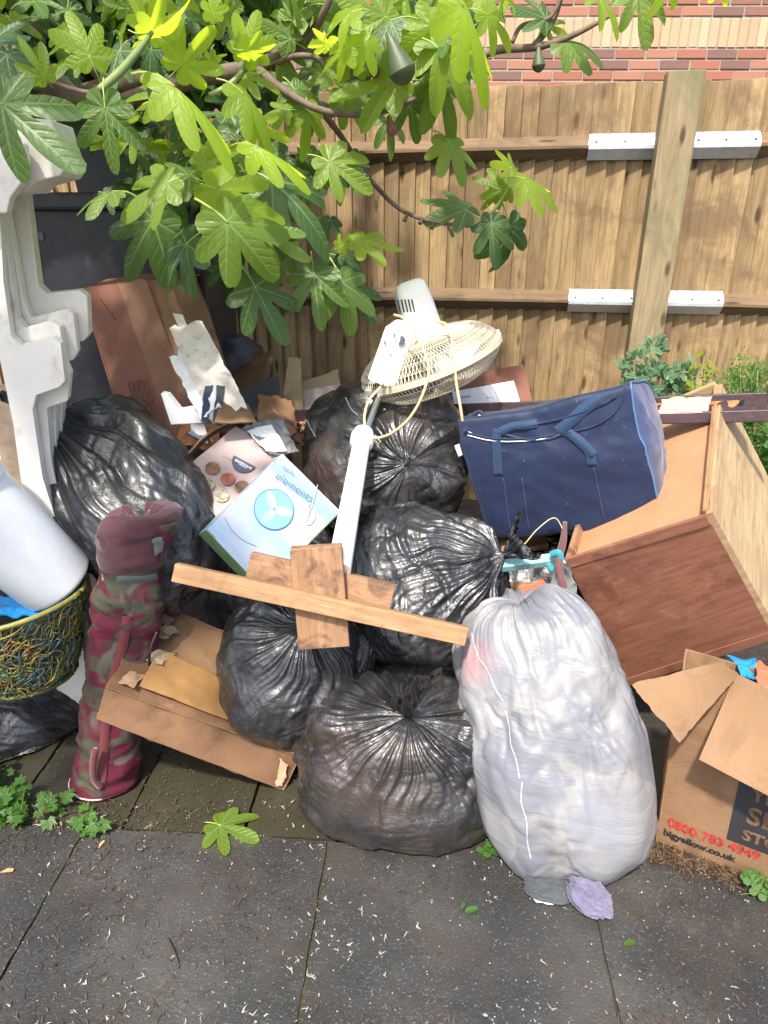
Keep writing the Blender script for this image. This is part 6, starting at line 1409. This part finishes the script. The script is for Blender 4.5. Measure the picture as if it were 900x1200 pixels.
limb('limb', [P(300, 78, 2.1), P(330, 104, 2.0), P(370, 127, 1.98), P(410, 134, 1.98), P(450, 130, 2.0), P(482, 118, 2.05), P(505, 96, 2.05), P(512, 60, 2.0)], [.012, .010, .009, .008, .008, .007, .006, .005])
limb('limb', [P(375, 128, 2.05), P(400, 160, 2.2), P(430, 205, 2.3), P(462, 240, 2.32), P(490, 255, 2.3), P(520, 262, 2.3), P(552, 265, 2.3)], [.009, .008, .007, .0065, .006, .006, .005])
limb('shoot', [P(552, 265, 2.3), P(575, 250, 2.32), P(590, 230, 2.34), P(598, 210, 2.34), P(599, 196, 2.34)], [.005, .006, .006, .005, .003], 'greenstem')
limb('limb', [P(120, 150, 2.4), V((-1.4, 1.9, 2.35)), V((-1.35, 1.2, 2.6)), V((-1.2, .5, 2.75)), V((-1.1, .0, 2.8))], [.045, .035, .028, .02, .012]); limb('limb', [V((-1.35, 1.2, 2.6)), V((-.95, 1.0, 2.7)), V((-.7, .7, 2.75))], [.02, .014, .008]); limb('limb', [V((-1.4, 1.7, 2.42)), V((-1.9, 1.2, 2.7)), V((-2.1, .7, 2.8))], [.025, .016, .01])
for a_, b_ in (((478, 250), (474, 259)), ((508, 260), (506, 268)), ((524, 263), (531, 277)), ((495, 256), (492, 262))): limb('spur', [P(*a_, 2.3), P(*b_, 2.29)], [.003, .007])
limb('limb', [P(556, 70, 2.3), P(585, 58, 2.3), P(630, 55, 2.3), P(670, 42, 2.3), P(716, 18, 2.3)], [.008, .012, .010, .008, .005])
limb('limb', [P(625, 55, 2.3), P(645, 30, 2.32), P(655, 5, 2.32), P(665, -40, 2.3)], [.010, .009, .008, .007]); limb('limb', [P(600, 50, 2.3), P(612, 30, 2.3), P(645, 20, 2.3), P(660, -10, 2.3)], [.006, .006, .005, .005])
limb('limb', [P(420, 60, 2.1), P(480, 75, 2.2), P(556, 70, 2.3)], [.012, .011, .010]); limb('limb', [P(335, 62, 2.05), P(380, 60, 2.08), P(420, 60, 2.1), P(445, 85, 2.08)], [.014, .012, .012, .008])
limb('limb', [P(310, 80, 2.1), P(345, 66, 2.0), P(372, 68, 1.98), P(380, 80, 1.98)], [.008, .007, .006, .005]); limb('limb', [P(190, 130, 2.3), P(210, 190, 2.2), P(216, 230, 2.1)], [.012, .009, .006]); limb('limb', [P(180, 110, 2.35), P(200, 160, 2.3), P(250, 210, 2.25), P(330, 290, 2.2), P(380, 312, 2.15), P(398, 296, 2.12)], [.015, .012, .010, .008, .006, .004])
limb('shoot', [P(116, 106, 1.62), P(140, 85, 1.66), P(160, 62, 1.7), P(178, 38, 1.75)], [.008, .009, .008, .005], 'greenstem'); limb('shoot', [P(245, 112, 1.85), P(268, 100, 1.86), P(285, 82, 1.87), P(290, 60, 1.87)], [.006, .007, .007, .004], 'greenstem'); limb('shoot', [P(470, 110, 2.02), P(500, 92, 2.0), P(512, 80, 1.98), P(514, 55, 1.96)], [.006, .008, .008, .004], 'greenstem'); limb('shoot', [P(480, 30, 2.0), P(500, 10, 2.0), P(515, -20, 2.0)], [.010, .010, .009], 'greenstem')
limb('limb', [P(0, 45, 1.9), P(30, 70, 1.8), P(60, 95, 1.75), P(100, 108, 1.7), P(118, 106, 1.65)], [.008, .006, .005, .005, .006]); limb('limb', [P(-60, 10, 2.3), P(60, 40, 2.35), P(130, 100, 2.4)], [.01, .015, .02])
def figfruit(px, py, Y, L, tilt, m='fig'):
    c = P(px, py, Y); d = (V((tilt, 0, -1))).normalized(); lathe('fig_fruit', c, c + d * L, [(0, L * .05), (.08, L * .10), (.25, L * .15), (.5, L * .25), (.72, L * .31), (.88, L * .25), (.97, L * .12), (1, L * .03)], M[m], tree, 18)
figfruit(456, 42, 1.88, .105, .45); figfruit(631, 55, 2.28, .062, .1); figfruit(455, 135, 2.0, .05, .3, 'figred'); figfruit(430, 66, 1.95, .05, .6, 'figred'); figfruit(238, 226, 2.0, .05, .9)
# fallen leaves
def fallen(px, py, tx, ty, lbl, tone, mesh, name='fallen_leaf'):
    J = G(px, py, .010); T = G(tx, ty, .012); y = T - J; L = y.length; y.normalize(); x = y.cross(V((0, 0, 1))).normalized(); z = x.cross(y)
    o = bpy.data.objects.new(name, mesh); o['tone'] = tone; COL.objects.link(o); Mx = Matrix((x * L, y * L, z * L * .5)).transposed().to_4x4(); Mx.translation = J; o.matrix_world = Mx; tag(o, lbl, 'leaf'); return o
fallen(258, 967, 302, 985, 'fallen pale green fig leaf lying on the slab under the flattened box', .55, LM[2])
def oval(px, py, L, rot, lbl, tone):
    c = G(px, py, .004); d = V((math.cos(rot), math.sin(rot), 0)); s_ = V((-math.sin(rot), math.cos(rot), 0)); v = [c]; 
    for k in range(14): a = 2 * math.pi * k / 14; v.append(c + d * math.cos(a) * L + s_ * math.sin(a) * L * .5 + V((0, 0, .004 * abs(math.sin(a)))))
    o = mesh_obj('small_leaf', v, [(0, 1 + k, 1 + (k + 1) % 14) for k in range(14)], M['weed'], None, origin=c, smooth=True); o['tone'] = tone; tag(o, lbl, 'leaf')
oval(553, 1067, .017, .3, 'small glossy green leaf on the slab left of the sack foot', .2); oval(738, 1106, .014, .2, 'pale lime leaf scrap on the slab right of the lilac cloth', 1.0)
oval(543, 1062, .010, 1.0, 'dark wet leaf touching the small glossy green leaf', 0.0)

# ------------------------------------------------------------------ printed words become plain meshes
CONF2 = [o for o in CONF if o.type == 'MESH']; CONF = [o for o in CONF if o.type == 'FONT']
bpy.context.view_layer.update(); dg = bpy.context.evaluated_depsgraph_get()
for o in [o for o in S.objects if o.type == 'FONT']:
    me = bpy.data.meshes.new_from_object(o.evaluated_get(dg)); n_ = o.name; pr = o.parent; mw = o.matrix_local.copy(); mats = [s_.material for s_ in o.material_slots]
    cf = o in CONF
    bpy.data.objects.remove(o); q = bpy.data.objects.new(n_, me); COL.objects.link(q); q.parent = pr; q.matrix_local = mw
    if cf: CONF2.append(q)

# the printing on the moving box follows the bulge of its front
for q in CONF2:
    bpy.context.view_layer.update(); Mw = q.matrix_world; Mi = Mw.inverted(); lf_ = q.get('lift', .0018)
    if 'lift' in q: del q['lift']
    bm_ = bmesh.new(); bm_.from_mesh(q.data)
    bmesh.ops.subdivide_edges(bm_, edges=[e for e in bm_.edges if e.calc_length() > .012], cuts=2); bm_.to_mesh(q.data); bm_.free()
    for v in q.data.vertices:
        wv_ = Mw @ v.co; h = ray_hit.bvh['frontpanel'].ray_cast(wv_ + n_f * .1, -n_f)
        if h[0] is not None: v.co = Mi @ (h[0] + n_f * lf_)
